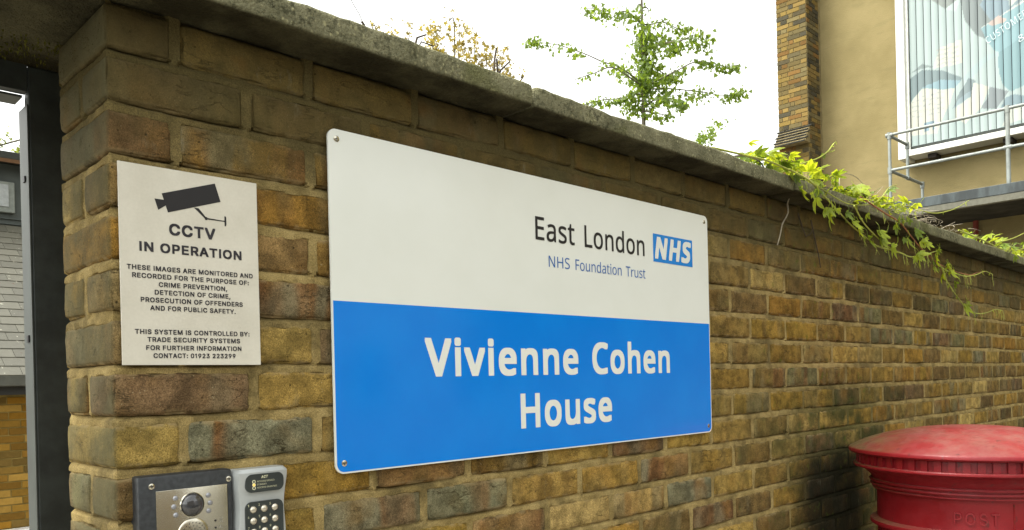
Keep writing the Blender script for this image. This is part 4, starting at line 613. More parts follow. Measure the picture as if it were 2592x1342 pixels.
# ------------------------------------------------------------------ CCTV notice
YC = -.0075
cx0, cz0 = onto(.0131, .0248, YC); cx1, cz1 = onto(.2233, .3148, YC)
CC = thing('cctv_notice', ((cx0+cx1)/2, YC, cz0), 'off-white CCTV in operation notice with black camera symbol near the wall corner', 'sign')
G().box(cx0, cx1, YC, YC+.003, cz0, cz1, .0004).obj('board', M_CCTV, CC)
YL = YC-.0004
g = G()
for pl in ([(.0735, .277), (.082, .250), (.163, .277), (.1545, .304)], [(.063, .268), (.068, .252), (.079, .260), (.0765, .268)],
           [(.121, .2625), (.128, .2625), (.1405, .2488), (.1385, .2472)], [(.1385, .2495), (.1385, .2472), (.169, .2468), (.169, .2482)], [(.1685, .2555), (.1685, .2400), (.1705, .2400), (.1715, .2430), (.1715, .2535), (.1705, .2555)]):
    g.add([(*(lambda t: (t[0], YL, t[1]))(onto(a, b, YL)),) for a, b in pl], [tuple(range(len(pl)))])
a_, b_ = onto(.1395, .2483, YL-.0001)
g.add([(a_+.0024*math.cos(t*math.pi/6), YL-.0001, b_+.0024*math.sin(t*math.pi/6)) for t in range(12)], [tuple(range(12))])
g.obj('camera_symbol', M_BLACK, CC)
for body, a, b, z, cp in (('CCTV', .083, .1535, .2170, .0172), ('IN OPERATION', .040, .1950, .1895, .0140),
    ('THESE IMAGES ARE MONITORED AND', .022, .213, .1622, .0070), ('RECORDED FOR THE PURPOSE OF:', .029, .206, .1508, .0070),
    ('CRIME PREVENTION,', .066, .170, .1392, .0070), ('DETECTION OF CRIME,', .060, .175, .1276, .0070),
    ('PROSECUTION OF OFFENDERS', .040, .195, .1161, .0070), ('AND FOR PUBLIC SAFETY.', .053, .183, .1045, .0070),
    ('THIS SYSTEM IS CONTROLLED BY:', .031, .205, .0697, .0070), ('TRADE SECURITY SYSTEMS', .048, .189, .0585, .0070),
    ('FOR FURTHER INFORMATION', .046, .191, .0465, .0070), ('CONTACT: 01923 223299', .056, .181, .0350, .0070)):
    slet(CC, body, a, b, z, cp, YL, M_GREYBLACK, bold=.027 if cp > .01 else .022, spacing=1.0, font='grot')

# ------------------------------------------------------------------ door intercom and keypad
IC = thing('door_intercom', (.085, -.02, -.36), 'dark grey video door intercom with steel face plate and black camera dome', 'intercom')
G().box(.0165, .1535, -.040, .003, -.352, -.1325, .004).obj('housing', M_DARKMETAL, IC, True)
G().box(.040, .1445, -.0425, -.0395, -.330, -.1545, .0006).obj('face_plate', M_STEEL, IC, True)
def dome(parent, name, x, z, r, hgt, y, mat, n=24):
    pr_ = [(r*math.sin(t*math.pi/2/8)+.0001*(t == 0), y-hgt*math.cos(t*math.pi/2/8)) for t in range(9)]+[(r*1.02, y+.001)]
    return G().lathe(pr_, (x, 0, z), n, 'y').obj(name, mat, parent, True)
g = G().lathe([(.0162, -.0424), (.0170, -.0440), (.0182, -.0424)], (.0910, 0, -.179), 32, 'y'); g.obj('lens_ring', M_STEEL, IC, True)
dome(IC, 'camera_dome', .0910, -.179, .0162, .009, -.0425, M_LENS, 32)
M_LED = simple('led_glass', (.30, .31, .34), .12, .8, .4, .1)
for x, z in ((.067, -.167), (.0645, -.179), (.067, -.191), (.115, -.168), (.1175, -.1795), (.115, -.191)):
    dome(IC, 'led', x, z, .0038, .0028, -.0425, M_LED, 16)
dome(IC, 'speaker_grille', .0915, -.2215, .0232, .0035, -.0425, M_STEEL, 40)
g = G()
for ring, cnt in ((.003, 4), (.0075, 9), (.012, 14), (.0165, 20)):
    for k in range(cnt):
        a = 2*math.pi*k/cnt+ring*100; x, z = .0915+ring*math.cos(a), -.2215+ring*math.sin(a)
        y = -.0425-.0035*math.cos(math.asin(min(1, ring/.0232)))-.0002
        g.lathe([(.00001, y), (.00085, y), (.0009, y+.0006)], (x, 0, z), 8, 'y')
tag(g.obj('speaker_holes', M_BLACK, IC), kind='stuff')
for z in (-.2068, -.2172): G().lathe([(.00001, -.0429), (.0016, -.0429), (.0017, -.042)], (.1250, 0, z), 10, 'y').obj('indicator', M_BLACK, IC)
for x, z in ((.035, -.147), (.1475, -.1475)): screw(IC, x, -.0405, z, .0042)
M_ICON = simple('etched_icon', (.26, .25, .21), .5)
g = G()     # etched person and bell marks
g.tube([(.1335, -.0428, -.203), (.1335, -.0428, -.2075)], .0004, 4); g.tube([(.1312, -.0428, -.2105), (.1335, -.0428, -.2072), (.1358, -.0428, -.2105)], .0004, 4); g.tube([(.1312, -.0428, -.2035), (.1335, -.0428, -.2055), (.1358, -.0428, -.2035)], .0004, 4)
g.tube([(.1308, -.0428, -.2185), (.1335, -.0428, -.2145), (.1362, -.0428, -.2185), (.1308, -.0428, -.2185)], .0004, 4)
g.obj('etched_mark', M_ICON, IC)

KP = thing('door_keypad', (.203, -.02, -.36), 'silver door entry keypad with round metal buttons beside the dark intercom', 'keypad')
# waisted silver body
prof = [(.1640, -.1365), (.2455, -.1365)]
def kp_edge(z):   # right / left edge positions: flared top, waist
    t = (-.1365-z); w = .0030*math.exp(-((t-.060)/.026)**2)+.0016*min(1, t/.11)
    return .1605+w, .2470-w
g = G(); rows_ = [(-.1365-.215*k/40) for k in range(41)]; vs = []; m = 0
for z in rows_:
    l, r = kp_edge(z); yk = -.0375-.0055*math.exp(-((z+.143)/.020)**2)
    if z == rows_[0]: l += .004; r -= .004; yk += .004
    ring = [(l, .003), (l, yk+.008), (l+.003, yk+.002), (l+.008, yk), (r-.008, yk), (r-.003, yk+.002), (r, yk+.008), (r, .003)]
    m = len(ring); vs += [(a, b, z) for a, b in ring]
g.add(vs, [(i*m+k, i*m+k+1, (i+1)*m+k+1, (i+1)*m+k) for i in range(40) for k in range(m-1)]+[tuple(range(m))[::-1]])
g.obj('body', M_SILVER, KP, True)
YK = -.0452
def oval(x0, x1, z0, z1, bulge, r):
    p = rrect(x0, x1, z0, z1, r, 6); o_ = []
    for x, z in p:
        u = (x-(x0+x1)/2)/((x1-x0)/2); s = 1 if z > (z0+z1)/2 else -1
        o_.append((x, z-s*bulge*u*u))
    return o_
G().prism(oval(.1735, .2365, -.1735, -.1435, .002, .009), -.0436, -.0400).obj('label_plate', M_PLATE, KP)
G().prism(oval(.1735, .2365, -.262, -.1855, .003, .009), -.0402, -.0360).obj('key_plate', M_PLATE, KP)
lettering(KP, 'ACT', .1985, .2100, -.1515, .0042, -.0439, M_LABELTXT, bold=.03, shear=.25, font='grot')
for z, mt, tx, xe in ((-.1560, M_PLATE, 'ACCESS DENIED', .2205), (-.1608, M_AMBER, 'STANDBY', .2075), (-.1656, M_PLATE, 'ACCESS GRANTED', .2245)):
    G().lathe([(.0016, -.0438), (.0022, -.0443), (.0029, -.0438)], (.1865, 0, z), 16, 'y').obj('indicator_ring', M_LABELTXT, KP)
    G().lathe([(.00001, -.0441), (.0014, -.0441), (.0017, -.0437)], (.1865, 0, z), 12, 'y').obj('indicator', mt, KP)
    lettering(KP, tx, .1915, xe, z-.0011, .0024, -.0439, M_LABELTXT, font='grot')
keyc = {}
num = 1
for r_i, z in enumerate((-.1990, -.2165, -.2335, -.2505)):
    for c_i, x in enumerate((.1860, .2040, .2220)):
        k_o = dome(KP, 'key', x, z, .0056, .0042, -.0400, M_KEY, 20); k_o.scale = (1, 1, 1)
        if num <= 9:
            lettering(KP, str(num), x-.0092, x-.0070, z+.0048, .0036, -.0405, M_LABELTXT, font='grot')
        num += 1

def reseat(root, k, dy):       # the fittings stand this far off the brick face
    o0 = wloc(root)
    for o in [c for c in root.children_recursive]:
        me = o.data
        for v in me.vertices:
            x, y, z = v.co.x+o0.x, v.co.y+o0.y, v.co.z+o0.z
            v.co = (x*k+CAM.x*(1-k)-o0.x, y+dy-o0.y, z*k+CAM.z*(1-k)-o0.z)
reseat(IC, 1.0173, .020); reseat(KP, 1.0086, .010)

# ------------------------------------------------------------------ steel gate frame
GF = thing('gate_frame', (-.01, .34, GZ), 'dark grey painted steel gate frame standing left of the brick wall corner', 'gate frame')
G().box(-.0135, .105, .330, .358, GZ, .541, .002).obj('post', M_PAINTDK, GF)
G().box(-.0165, -.0140, .331, .382, GZ, .476, .0005).obj('flange', M_PAINTGR, GF)
g = G().box(-.0190, -.0165, .347, .358, .352-.004, .352+.006); g.obj('bolt_slot', M_BLACK, GF)
g = G().box(-.0190, -.0165, .347, .358, .075, .087); g.obj('bolt_slot', M_BLACK, GF)
G().box(-1.4, -.0145, .330, .352, .497, .5425, .001).obj('beam', M_PAINTDK, GF)
G().box(-1.4, -.0175, .3525, .400, .4925, .4965).obj('beam_flange', M_PAINTGR, GF)
G().box(-1.40, -1.33, .330, .40, GZ, .4920, .002).obj('post', M_PAINTDK, GF)
G().box(-1.62, -1.41, .0, .33, GZ, .5425, .004).obj('brick_pier_core', M_MORTAR, WALL)
# moss hanging under the lintel by the post
q = MB('moss', .95, .05); M_MOSS = q.color(q.mix(q.noise(q.pos(), 60, 3), (.05, .06, .012), (.16, .15, .03)))
g = G(); r3 = random.Random(5)
for i in range(260):
    x = r3.gauss(-.035, .035); y = r3.uniform(.20, .325); z = .5425
    a = r3.uniform(0, 6.28); s = r3.uniform(.002, .006)
    g.add([(x, y, z+.002), (x+s*math.cos(a), y+s*math.sin(a), z+.002), (x+s*.5*math.cos(a+1), y+s*.5*math.sin(a+1), z-s*r3.uniform(.3, 1.4))], [(0, 1, 2)])
o = g.obj('moss_patch', M_MOSS, None, origin=(-.035, .26, .5425)); tag(o, 'patch of green moss under the concrete lintel beside the steel post', 'moss', kind='stuff')

# ------------------------------------------------------------------ red pillar box
q = MB('post_office_red', .42, .4); W_ = q.pos(); nn = q.sep(q.n('ShaderNodeNewGeometry').outputs['Normal'])
c = q.mix(q.ramp(q.noise(W_, 6, 4), .3, .7), (.17, .005, .009), (.225, .009, .013))
du = q.math('MULTIPLY', q.ramp(nn[2], .45, .95), q.ramp(q.noise(W_, 11, 5, .65), .35, .7, .12, .62))
c = q.mix(du, c, (.22, .10, .08))
edge = q.ramp(q.sep(W_)[0], 2.33, 2.08); rim_y = q.math('MULTIPLY', q.ramp(q.sep(W_)[1], -.36, -.12), q.ramp(nn[2], .4, .9))
c = q.mix(q.math('MULTIPLY', rim_y, q.ramp(q.noise(W_, 18, 4, .6), .33, .6, .2, .85)), c, (.15, .12, .05))
c = q.mix(q.ramp(q.noise(q.vmath('MULTIPLY', W_, (1, 1, .5)), 42, 4, .6), .62, .7, 0, .7), c, (.085, .02, .018))
q.color(c); q.val(q.b.inputs['Roughness'], q.ramp(q.noise(W_, 30, 3), .3, .7, .34, .55))
q.bump(q.math('ADD', q.noise(W_, 45, 4), q.math('MULTIPLY', q.noise(W_, 14, 2), 1.5)), .35, .003); M_RED = q.m
q = MB('red_recess', .7, .2); M_REDDK = q.color(q.mix(q.ramp(q.noise(q.pos(), 30, 3), .4, .65), (.20, .008, .010), (.035, .028, .014)))
PB = (2.42, -.405)
POST = thing('post_box', (PB[0], PB[1], GZ), 'red cast iron pillar post box with domed cap standing against the wall', 'post box')
cap = [(.0005, -.184), (.05, -.1845), (.10, -.187), (.15, -.192), (.20, -.200), (.25, -.211), (.29, -.223), (.32, -.235), (.342, -.246), (.350, -.2505), (.3530, -.2545), (.3530, -.262), (.349, -.2665), (.338, -.2690), (.300, -.2695)]
G().lathe(cap, PB, 128).obj('cap', M_RED, POST, True)
bodyp = [(.320, -.268), (.322, -.300), (.336, -.301), (.3385, -.304), (.3385, -.309), (.335, -.312), (.322, -.3145), (.310, -.322), (.297, -.332), (.287, -.342), (.2840, -.350),
         (.2905, -.352), (.2925, -.3555), (.2905, -.359), (.2825, -.3605), (.2825, -.364), (.2880, -.3655), (.2900, -.369), (.2880, -.372), (.2790, -.3735), (.2790, -.377), (.2825, -.3785), (.2840, -.381), (.2825, -.3835), (.2720, -.3855),
         (.2700, -.389), (.2700, -.477), (.2760, -.480), (.2900, -.484), (.2920, -.490), (.2900, -.497), (.2700, -.503), (.2700, -1.42), (.290, -1.44), (.295, -1.50), (.295, GZ)]
G().lathe(bodyp, PB, 128).obj('body', M_RED, POST, True)
ND = 56
for k in range(ND):
    a0 = 2*math.pi*k/ND; a1 = a0+2*math.pi/ND*.52
    g = G(); P_ = []
    for z in (-.3005, -.2700):
        for r in (.318, .3305):
            for a in (a0, a1): P_.append((PB[0]+r*math.cos(a), PB[1]+r*math.sin(a), z))
    g.add(P_, [(0, 1, 3, 2), (4, 6, 7, 5), (0, 4, 5, 1), (2, 3, 7, 6), (0, 2, 6, 4), (1, 5, 7, 3)])
    g.obj('dentil', M_RED, POST)
v, f = text_verts('POST', -.004, 0, 1.22, 'grot'); lo = min(p.x for p in v); hi = max(p.x for p in v); a, b = caph(-.004, 'grot')
view = math.atan2(CAM.y-PB[1], CAM.x-PB[0]); A0, A1 = view+math.radians(-8.8), view+math.radians(15.2)
def bend(p, dr):
    dr += .0
    an = A0+(p.x-lo)/(hi-lo)*(A1-A0); z = -.4555+(p.y-a)/(b-a)*.0335
    return (PB[0]+(.2700+dr)*math.cos(an), PB[1]+(.2700+dr)*math.sin(an), z)
n = len(v); g = G()
g.add([bend(p, .0060) for p in v]+[bend(p, -.001) for p in v], f)
from collections import Counter
ec = Counter(); 
for fc in f:
    for i in range(len(fc)): ec[tuple(sorted((fc[i], fc[(i+1) % len(fc)])))] += 1
g.add([], []); g.f += [(i, j, j+n, i+n) for (i, j), c_ in ec.items() if c_ == 1]
g.obj('lettering', M_RED, POST)
# door edge on the right of the lettering
an = view+math.radians(23.5); g = G()
for da in (0,): 
    g.tube([(PB[0]+.2702*math.cos(an), PB[1]+.2702*math.sin(an), -.395), (PB[0]+.2702*math.cos(an), PB[1]+.2702*math.sin(an), -1.2)], .0022, 6)
g.obj('door_edge', M_REDDK, POST)

# ------------------------------------------------------------------ building seen through the gateway
LB = thing('slate_roofed_building', (1.6, 7.75, GZ), 'low yellow brick building with slate roof and grey dormer seen through the gateway', 'building')
rb = random.Random(21)
for r in range(0, 23):
    zc = -.075-r*.075; off = .1125*(r % 2)+rb.uniform(-.02, .02)
    for k in range(-2, 11):
        x0 = .35+off+k*.225
        if r >= 19 or x0 < .9 or x0 > 2.6: continue
        if 'base' not in globals(): base = G().box(-.1075, .1075, -.05, .05, -.0315, .0315, .004)
        if r == 0 and 'fb' not in globals(): fb = mesh(base.v, base.f, M_FARBRICK)
        o = link('brick', fb, LB, (x0, 7.80+rb.uniform(0, .005), zc)); u = rb.uniform(.7, 1.2)
        cc_ = rb.choice([(.26, .135, .018), (.30, .17, .03), (.22, .12, .022), (.33, .20, .045), (.17, .11, .03)]); o.color = (cc_[0]*u, cc_[1]*u, cc_[2]*u, 1)
G().box(-3, 9, 7.76, 8.1, GZ, .16).obj('wall', simple('left_mortar', (.22, .16, .05), .95, .1, 0, .25, 9), LB)
G().box(1.1, 2.5, 7.60, 7.755, -1.40, -1.315, .004).obj('window_sill', simple('sill_white', (.8, .8, .78), .5), LB)
M_GUT = simple('gutter_black', (.018, .019, .018), .45, .4)
G().box(-3, 9, 7.38, 7.50, .060, .165, .01).obj('gutter', simple('gutter_grey', (.075, .078, .066), .5), LB)
G().box(-3, 9, 7.50, 7.758, -.020, .10, .003).obj('soffit_board', M_GUT, LB)
M_SLATE = MB('slate', .55, .45); oi = M_SLATE.n('ShaderNodeObjectInfo'); P = M_SLATE.pos()
c = M_SLATE.mix(1.0, oi.outputs['Color'], M_SLATE.mix(M_SLATE.noise(P, 18, 4), (.8, .8, .8), (1.2, 1.2, 1.2)), 'MULTIPLY')
c = M_SLATE.mix(M_SLATE.ramp(M_SLATE.noise(P, 26, 3), .66, .73, 0, .7), c, (.42, .41, .33))
c = M_SLATE.mix(M_SLATE.ramp(M_SLATE.noise(M_SLATE.vmath('ADD', P, (3, 3, 3)), 17, 3), .68, .74, 0, .9), c, (.06, .025, .01))
M_SLATE.color(c); M_SLATE.bump(M_SLATE.noise(P, 40, 4), .4, .004); M_SLATE = M_SLATE.m
th = math.radians(35); gauge = .155
sm = G().box(-.118, .118, -.10, .10, -.004, .004); smm = mesh(sm.v, sm.f, M_SLATE)
for r in range(21):
    s = (r+.5)*gauge
    for k in range(-2, 11):
        x = .55+k*.24+.12*(r % 2)
        if x < .6 or x > 3.3: continue
        o = link('slate', smm, LB, (x, 7.40+s*math.cos(th), .165+s*math.sin(th)+.008)); o.rotation_euler = (th-.045, rb.uniform(-.01, .01), 0)
        u = rb.uniform(.82, 1.12); o.color = (.088*u, .085*u, .064*u, 1)
def slab_roof():
    g = G(); y1, z1 = 7.44, .150; y2, z2 = 7.44+3.25*math.cos(th), .150+3.25*math.sin(th)
    g.add([(-3, y1, z1), (9, y1, z1), (9, y2, z2), (-3, y2, z2)], [(0, 1, 2, 3)]); return g
slab_roof().obj('roof', simple('roof_felt', (.04, .04, .036), .8), LB)
M_CLAD = simple('grey_cladding', (.070, .082, .078), .6, .3, 0, .1, 5)
G().box(-3, 9, 10.2, 12.5, 1.90, 2.83).obj('dormer', M_CLAD, LB)
for z in (2.02, 2.085, 2.15): G().box(-3, 9, 10.17, 10.2, z, z+.008).obj('weatherboard', simple('board_line', (.08, .095, .09), .6), LB)
w_o = G().box(1.5, 2.24, 10.13, 10.198, 2.22, 2.60, .01).obj('window', simple('window_grey', (.20, .22, .20), .5), LB)
G().box(1.56, 2.17, 10.118, 10.128, 2.29, 2.56).obj('pane', simple('window_glass', (.25, .27, .26), .12, .7), w_o)
G().box(-3, 9, 9.95, 12.6, 2.835, 2.93, .01).obj('fascia', simple('fascia_dark', (.030, .032, .026), .6), LB)
G().box(-3, 9, 9.93, 9.948, 2.79, 2.835).obj('fascia_trim', simple('fascia_rust', (.11, .055, .022), .7), LB)

# ------------------------------------------------------------------ rendered building on the right
FB = thing('rendered_building', (12.9, 1, GZ), 'tall ochre rendered building end wall with brick chimney breast', 'building')
q = MB('ochre_render', .9, .15); W_ = q.pos()
c = q.mix(q.ramp(q.noise(W_, 1.3, 5, .6), .3, .7), (.188, .152, .068), (.24, .195, .092))
c = q.mix(q.ramp(q.noise(q.vmath('MULTIPLY', W_, (1, .6, 1.6)), 4.0, 5, .6), .5, .75, 0, .35), c, (.15, .125, .055))
hl = q.ramp(q.noise(q.vmath('ADD', q.vmath('MULTIPLY', W_, (1, .25, 1.2)), (2, 2, 2)), 6.5, 6, .7), .56, .62, 0, .28)
c = q.mix(hl, c, (.15, .13, .06))
q.color(c); q.bump(q.noise(W_, 60, 4), .5, .01)
G().box(12.9, 24, -14, 4.68, GZ, 14).obj('wall', q.m, FB)
M_CM = simple('chimney_mortar', (.20, .16, .08), .95, .1, 0, .2, 9)
CH = G().box(12.404, 13.4, 4.684, 5.196, GZ, 7.6).obj('chimney_breast', M_CM, FB)
rb = random.Random(33)
bs = G().box(-.006, .006, -.106, .106, -.0315, .0315, .002); bh = G().box(-.006, .006, -.0495, .0495, -.0315, .0315, .002)
bc = G().box(-.006, .006, -.033, .033, -.0315, .0315, .002); m_c = mesh(bc.v, bc.f, M_FARBRICK)
m_s, m_h = mesh(bs.v, bs.f, M_FARBRICK), mesh(bh.v, bh.f, M_FARBRICK)
bs2 = G().box(-.106, .106, -.006, .006, -.0315, .0315, .002); bh2 = G().box(-.0495, .0495, -.006, .006, -.0315, .0315, .002)
m_s2, m_h2 = mesh(bs2.v, bs2.f, M_FARBRICK), mesh(bh2.v, bh2.f, M_FARBRICK)
CP = [(.17, .118, .035), (.15, .105, .036), (.125, .095, .038), (.19, .13, .042), (.155, .088, .028), (.14, .112, .05)]
CD = [(.058, .052, .034), (.075, .062, .034), (.09, .075, .038)]
cnt = 0
for r in range(0, 46):
    z = 3.40+r*.0735
    if z > 6.75: break
    pat = [(m_s, .212), (m_c, .066), (m_s, .212)] if r % 2 else [(m_h, .099), (m_s, .212), (m_h, .099), (m_c, .066)]
    y = 4.690
    for me_, w_ in (pat if r % 2 else pat):
        if y+w_ > 5.21: break
        o = link('brick', me_, CH, (12.400, y+w_/2, z)); c = rb.choice(CD) if rb.random() < .25 else rb.choice(CP); u = rb.uniform(.8, 1.2); o.color = (c[0]*u, c[1]*u, c[2]*u, 1); y += w_+.011; cnt += 1
    pat = [(m_h2, .099), (m_s2, .212), (m_h2, .099)] if r % 2 else [(m_s2, .212), (m_s2, .212)]
    x = 12.402
    for me_, w_ in pat:
        o = link('brick', me_, CH, (x+w_/2, 4.682, z)); c = rb.choice(CD) if rb.random() < .4 else rb.choice(CP); u = rb.uniform(.7, 1.05); o.color = (c[0]*u, c[1]*u, c[2]*u, 1); x += w_+.011; cnt += 1  # side bricks tinted darker, shade of the face turned from the light
    if cnt > 285: break
# weathering course of tiles
TL = simple('dark_tile', (.048, .046, .036), .85, .2, 0, .25, 30, .5, 60)
wed = G(); wed.add([(12.395, 4.66, 4.09), (12.395, 5.20, 4.09), (12.21, 4.66, 3.80), (12.21, 5.20, 3.80), (12.395, 4.66, 3.80), (12.395, 5.20, 3.80)], [(0, 1, 3, 2), (2, 3, 5, 4), (0, 2, 4), (1, 5, 3), (0, 4, 5, 1)])
wed.obj('tile_bed', M_CM, CH)
tm = G().box(-.05, .05, -.085, .085, -.011, .011, .003); tmm = mesh(tm.v, tm.f, TL)
for r in range(6):
    x = 12.205+.034*r; z = 3.805+.0535*r
    for k in range(4 if r % 2 else 3):
        y = 4.66+(k+.5)*.18-(.09 if r % 2 else 0)
        y = max(4.735, min(5.135, y)); o = link('tile', tmm, CH, (x+.03, y, z+.012)); o.rotation_euler = (0, math.radians(-24), 0)
# red down pipe
g = G().tube([(12.83, 2.376, GZ), (12.83, 2.376, 2.2)], .038, 12); g.obj('down_pipe', simple('pipe_red', (.17, .035, .022), .6), FB, True)

# ------------------------------------------------------------------ slatted advertising board
AD = thing('billboard', (12.68, 2.4, 3.25), 'white framed slatted advertising board printed in pale blue with CUSTOMER lettering', 'billboard')
M_WHITE = simple('frame_white', (.60, .60, .55), .5, .3, 0, .04, 4)
YL_, YR_ = 3.335, .60
G().box(12.52, 12.895, 3.215, YL_, 3.245, 6.6, .008).obj('frame', M_WHITE, AD)
G().box(12.56, 12.895, YR_, 3.2145, 3.285, 3.375, .006).obj('frame', M_WHITE, AD)
G().box(12.56, 12.895, YR_-.12, YR_-.0005, 3.245, 6.6, .008).obj('frame', M_WHITE, AD)
G().box(12.575, 12.62, 3.176, 3.2140, 3.376, 6.6, .003).obj('frame_inner', simple('frame_inner', (.62, .63, .58), .5), AD)
G().box(12.63, 12.89, YR_, 3.175, 3.376, 6.6).obj('backing', simple('board_backing', (.018, .018, .02), .8), AD)
M_BRK = simple('bracket_dark', (.03, .025, .02), .8)
for yy in (2.9, 1.9, 1.1): G().box(12.66, 12.88, yy-.06, yy+.06, 3.215, 3.280, .005).obj('bracket', M_BRK, AD)
# print: polygons in (y, z), later ones on top
A_ = lambda *p: list(p)
BASEC = (.50, .63, .66)
PR = [((.27, .31, .31), A_((2.84, 5.55), (2.62, 5.316), (2.436, 5.407), (2.3, 5.9), (3.0, 5.9))),
      ((.60, .74, .78), A_((2.66, 5.35), (2.52, 5.27), (2.44, 5.42), (2.47, 5.44))),
      ((.22, .27, .29), A_((2.45, 5.40), (2.40, 5.10), (2.25, 4.83), (2.13, 4.74), (2.02, 4.80), (2.06, 5.02), (2.17, 5.30), (2.30, 5.9), (2.45, 5.9))),
      ((.25, .37, .47), A_((2.20, 5.25), (1.99, 5.50), (1.86, 5.30), (1.82, 5.05), (1.94, 5.00), (2.06, 4.98))),
      ((.78, .82, .72), A_((1.99, 5.50), (1.86, 5.42), (1.80, 5.10), (1.60, 5.30), (1.50, 5.9), (1.99, 5.9))),
      ((.27, .38, .46), A_((1.83, 5.09), (1.62, 5.22), (1.55, 5.06), (1.78, 4.98))),
      ((.66, .72, .72), A_((2.18, 4.93), (1.97, 5.00), (1.5, 5.20), (1.5, 5.17), (1.97, 4.96), (2.17, 4.90))),
      ((.27, .49, .58), A_((2.19, 4.91), (1.97, 4.99), (1.2, 5.25), (.6, 5.4), (.6, 4.2), (1.9, 4.5), (1.97, 4.50), (2.03, 4.55), (2.12, 4.72))),
      ((.66, .52, .49), A_((2.10, 4.95), (1.97, 5.02), (1.86, 4.93), (1.90, 4.90), (2.05, 4.90))),
      ((.22, .41, .48), A_((1.97, 4.50), (1.5, 4.70), (.6, 4.8), (.6, 3.9), (1.67, 3.95), (1.83, 3.905), (1.93, 4.02), (1.975, 4.22), (1.985, 4.40))),
      ((.48, .64, .69), A_((2.45, 4.25), (2.30, 4.40), (2.14, 4.50), (2.0, 4.52), (1.98, 4.46), (2.13, 4.42), (2.27, 4.28), (2.36, 4.20))),
      ((.76, .79, .72), A_((2.74, 4.80), (2.44, 4.84), (2.44, 4.50), (2.62, 4.50), (2.84, 4.53))),
      ((.25, .33, .35), A_((3.16, 4.54), (2.99, 4.64), (2.83, 4.55), (3.01, 4.57))),
      ((.20, .29, .33), A_((3.20, 4.45), (2.99, 4.55), (2.71, 4.46), (2.45, 4.28), (2.46, 4.25), (2.55, 4.16), (2.70, 4.18), (2.98, 4.28), (3.08, 4.20), (3.20, 4.06))),
      ((.28, .47, .58), A_((2.99, 4.29), (2.74, 4.33), (2.46, 4.24), (2.55, 4.16), (2.70, 4.17), (2.98, 4.27))),
      ((.76, .78, .71), A_((2.98, 4.27), (2.70, 4.17), (2.55, 4.15), (2.62, 3.95), (2.75, 3.70), (2.80, 3.55), (3.20, 3.60), (3.20, 4.05), (3.08, 4.19))),
      ((.22, .30, .34), A_((2.36, 4.25), (2.27, 4.18), (2.34, 3.98), (2.58, 3.865), (2.52, 4.02), (2.44, 4.14))),
      ((.30, .42, .50), A_((2.34, 4.06), (2.33, 3.98), (2.59, 3.86), (2.50, 3.98))),
      ((.76, .78, .71), A_((2.30, 4.16), (2.10, 4.05), (2.16, 3.90), (2.22, 3.77), (2.42, 3.60), (2.55, 3.72), (2.56, 3.85), (2.34, 3.97))),
      ((.24, .29, .33), A_((2.10, 4.05), (1.86, 3.92), (1.96, 3.78), (2.02, 3.71), (2.22, 3.765), (2.12, 3.90))),
      ((.22, .34, .42), A_((1.90, 3.84), (1.80, 3.86), (1.66, 3.80), (1.66, 3.70), (1.85, 3.70), (1.98, 3.68))),
      ((.72, .78, .74), A_((1.86, 3.68), (1.66, 3.70), (1.60, 3.50), (1.95, 3.45))),
      ((.27, .42, .56), A_((2.985, 3.75), (2.84, 3.745), (2.84, 3.608), (2.865, 3.61), (2.865, 3.69), (2.91, 3.69), (2.91, 3.61), (2.985, 3.615)))]
def inside(y, z, P_):
    c_ = False; n = len(P_)
    for i in range(n):
        (a, b), (d, e) = P_[i], P_[(i+1) % n]
        if (b > z) != (e > z) and y < (d-a)*(z-b)/(e-b)+a: c_ = not c_
    return c_
def pcol(y, z):
    c_ = BASEC
    k = .04*nz(y*3, z*2, 0); c_ = tuple(v+k for v in c_)
    for col, P_ in PR:
        if inside(y, z, P_): c_ = col
    if 2.48 < y < 2.78 and 4.54 < z < 4.80 and int((z-.12*y)*28) % 2 == 0 and nz(y*25, z*60, 1) > -.05: c_ = (.55, .6, .58)
    if 2.70 < y < 3.15 and 3.85 < z < 4.15 and int((z-.10*y)*26) % 2 == 0 and nz(y*25, z*60, 5) > .1: c_ = (.50, .55, .56)
    m_ = (.40, .49, .52); return tuple((a*.82+b*.18)*.90 for a, b in zip(c_, m_))
q = MB('slat_print', .45, .4); at_ = q.n('ShaderNodeAttribute', attribute_name='print'); M_PRINT = q.color(q.mix(1.0, at_.outputs['Color'], (.62, .60, .56), 'MULTIPLY'))
SP = .1040; y = 3.1690; first = True
while y-SP > YR_:
    za, zb = 3.43, 6.55; nu = 9; nzz = 230 if y > 1.5 else 60
    yl, yr = y-.0045, y-SP+.0045
    V = []; Cc = []
    for j in range(nzz+1):
        z = za+(zb-za)*((j/nzz))
        for i in range(nu+1):
            yy = yl+(yr-yl)*i/nu; V.append((12.600+.006*abs(i/nu-.5)**2*8, yy, z)); Cc.append(pcol(yy, z)+(1,))
    n0 = len(V)
    Fq = [(j*(nu+1)+i, (j+1)*(nu+1)+i, (j+1)*(nu+1)+i+1, j*(nu+1)+i+1) for j in range(nzz) for i in range(nu)]
    V += [(12.622, yl, za), (12.622, yr, za), (12.622, yl, zb), (12.622, yr, zb)]; Cc += [(.1, .1, .1, 1)]*4
    t_ = nzz*(nu+1)
    Fq += [(0, n0, n0+2, t_), (nu, t_+nu, n0+3, n0+1), (0, nu, n0+1, n0)]
    o0 = wloc(AD); me = mesh([(a-o0[0], b-o0[1], c_-o0[2]) for a, b, c_ in V], Fq, M_PRINT)
    ca = me.color_attributes.new('print', 'FLOAT_COLOR', 'POINT'); ca.data.foreach_set('color', [x for c_ in Cc for x in c_])
    link('slat', me, AD, o0); y -= SP
g = G().box(12.601, 12.628, YR_, 3.174, 3.378, 3.427); g.obj('sill_shadow_gap', simple('gap_dark', (.035, .04, .036), .8), AD)
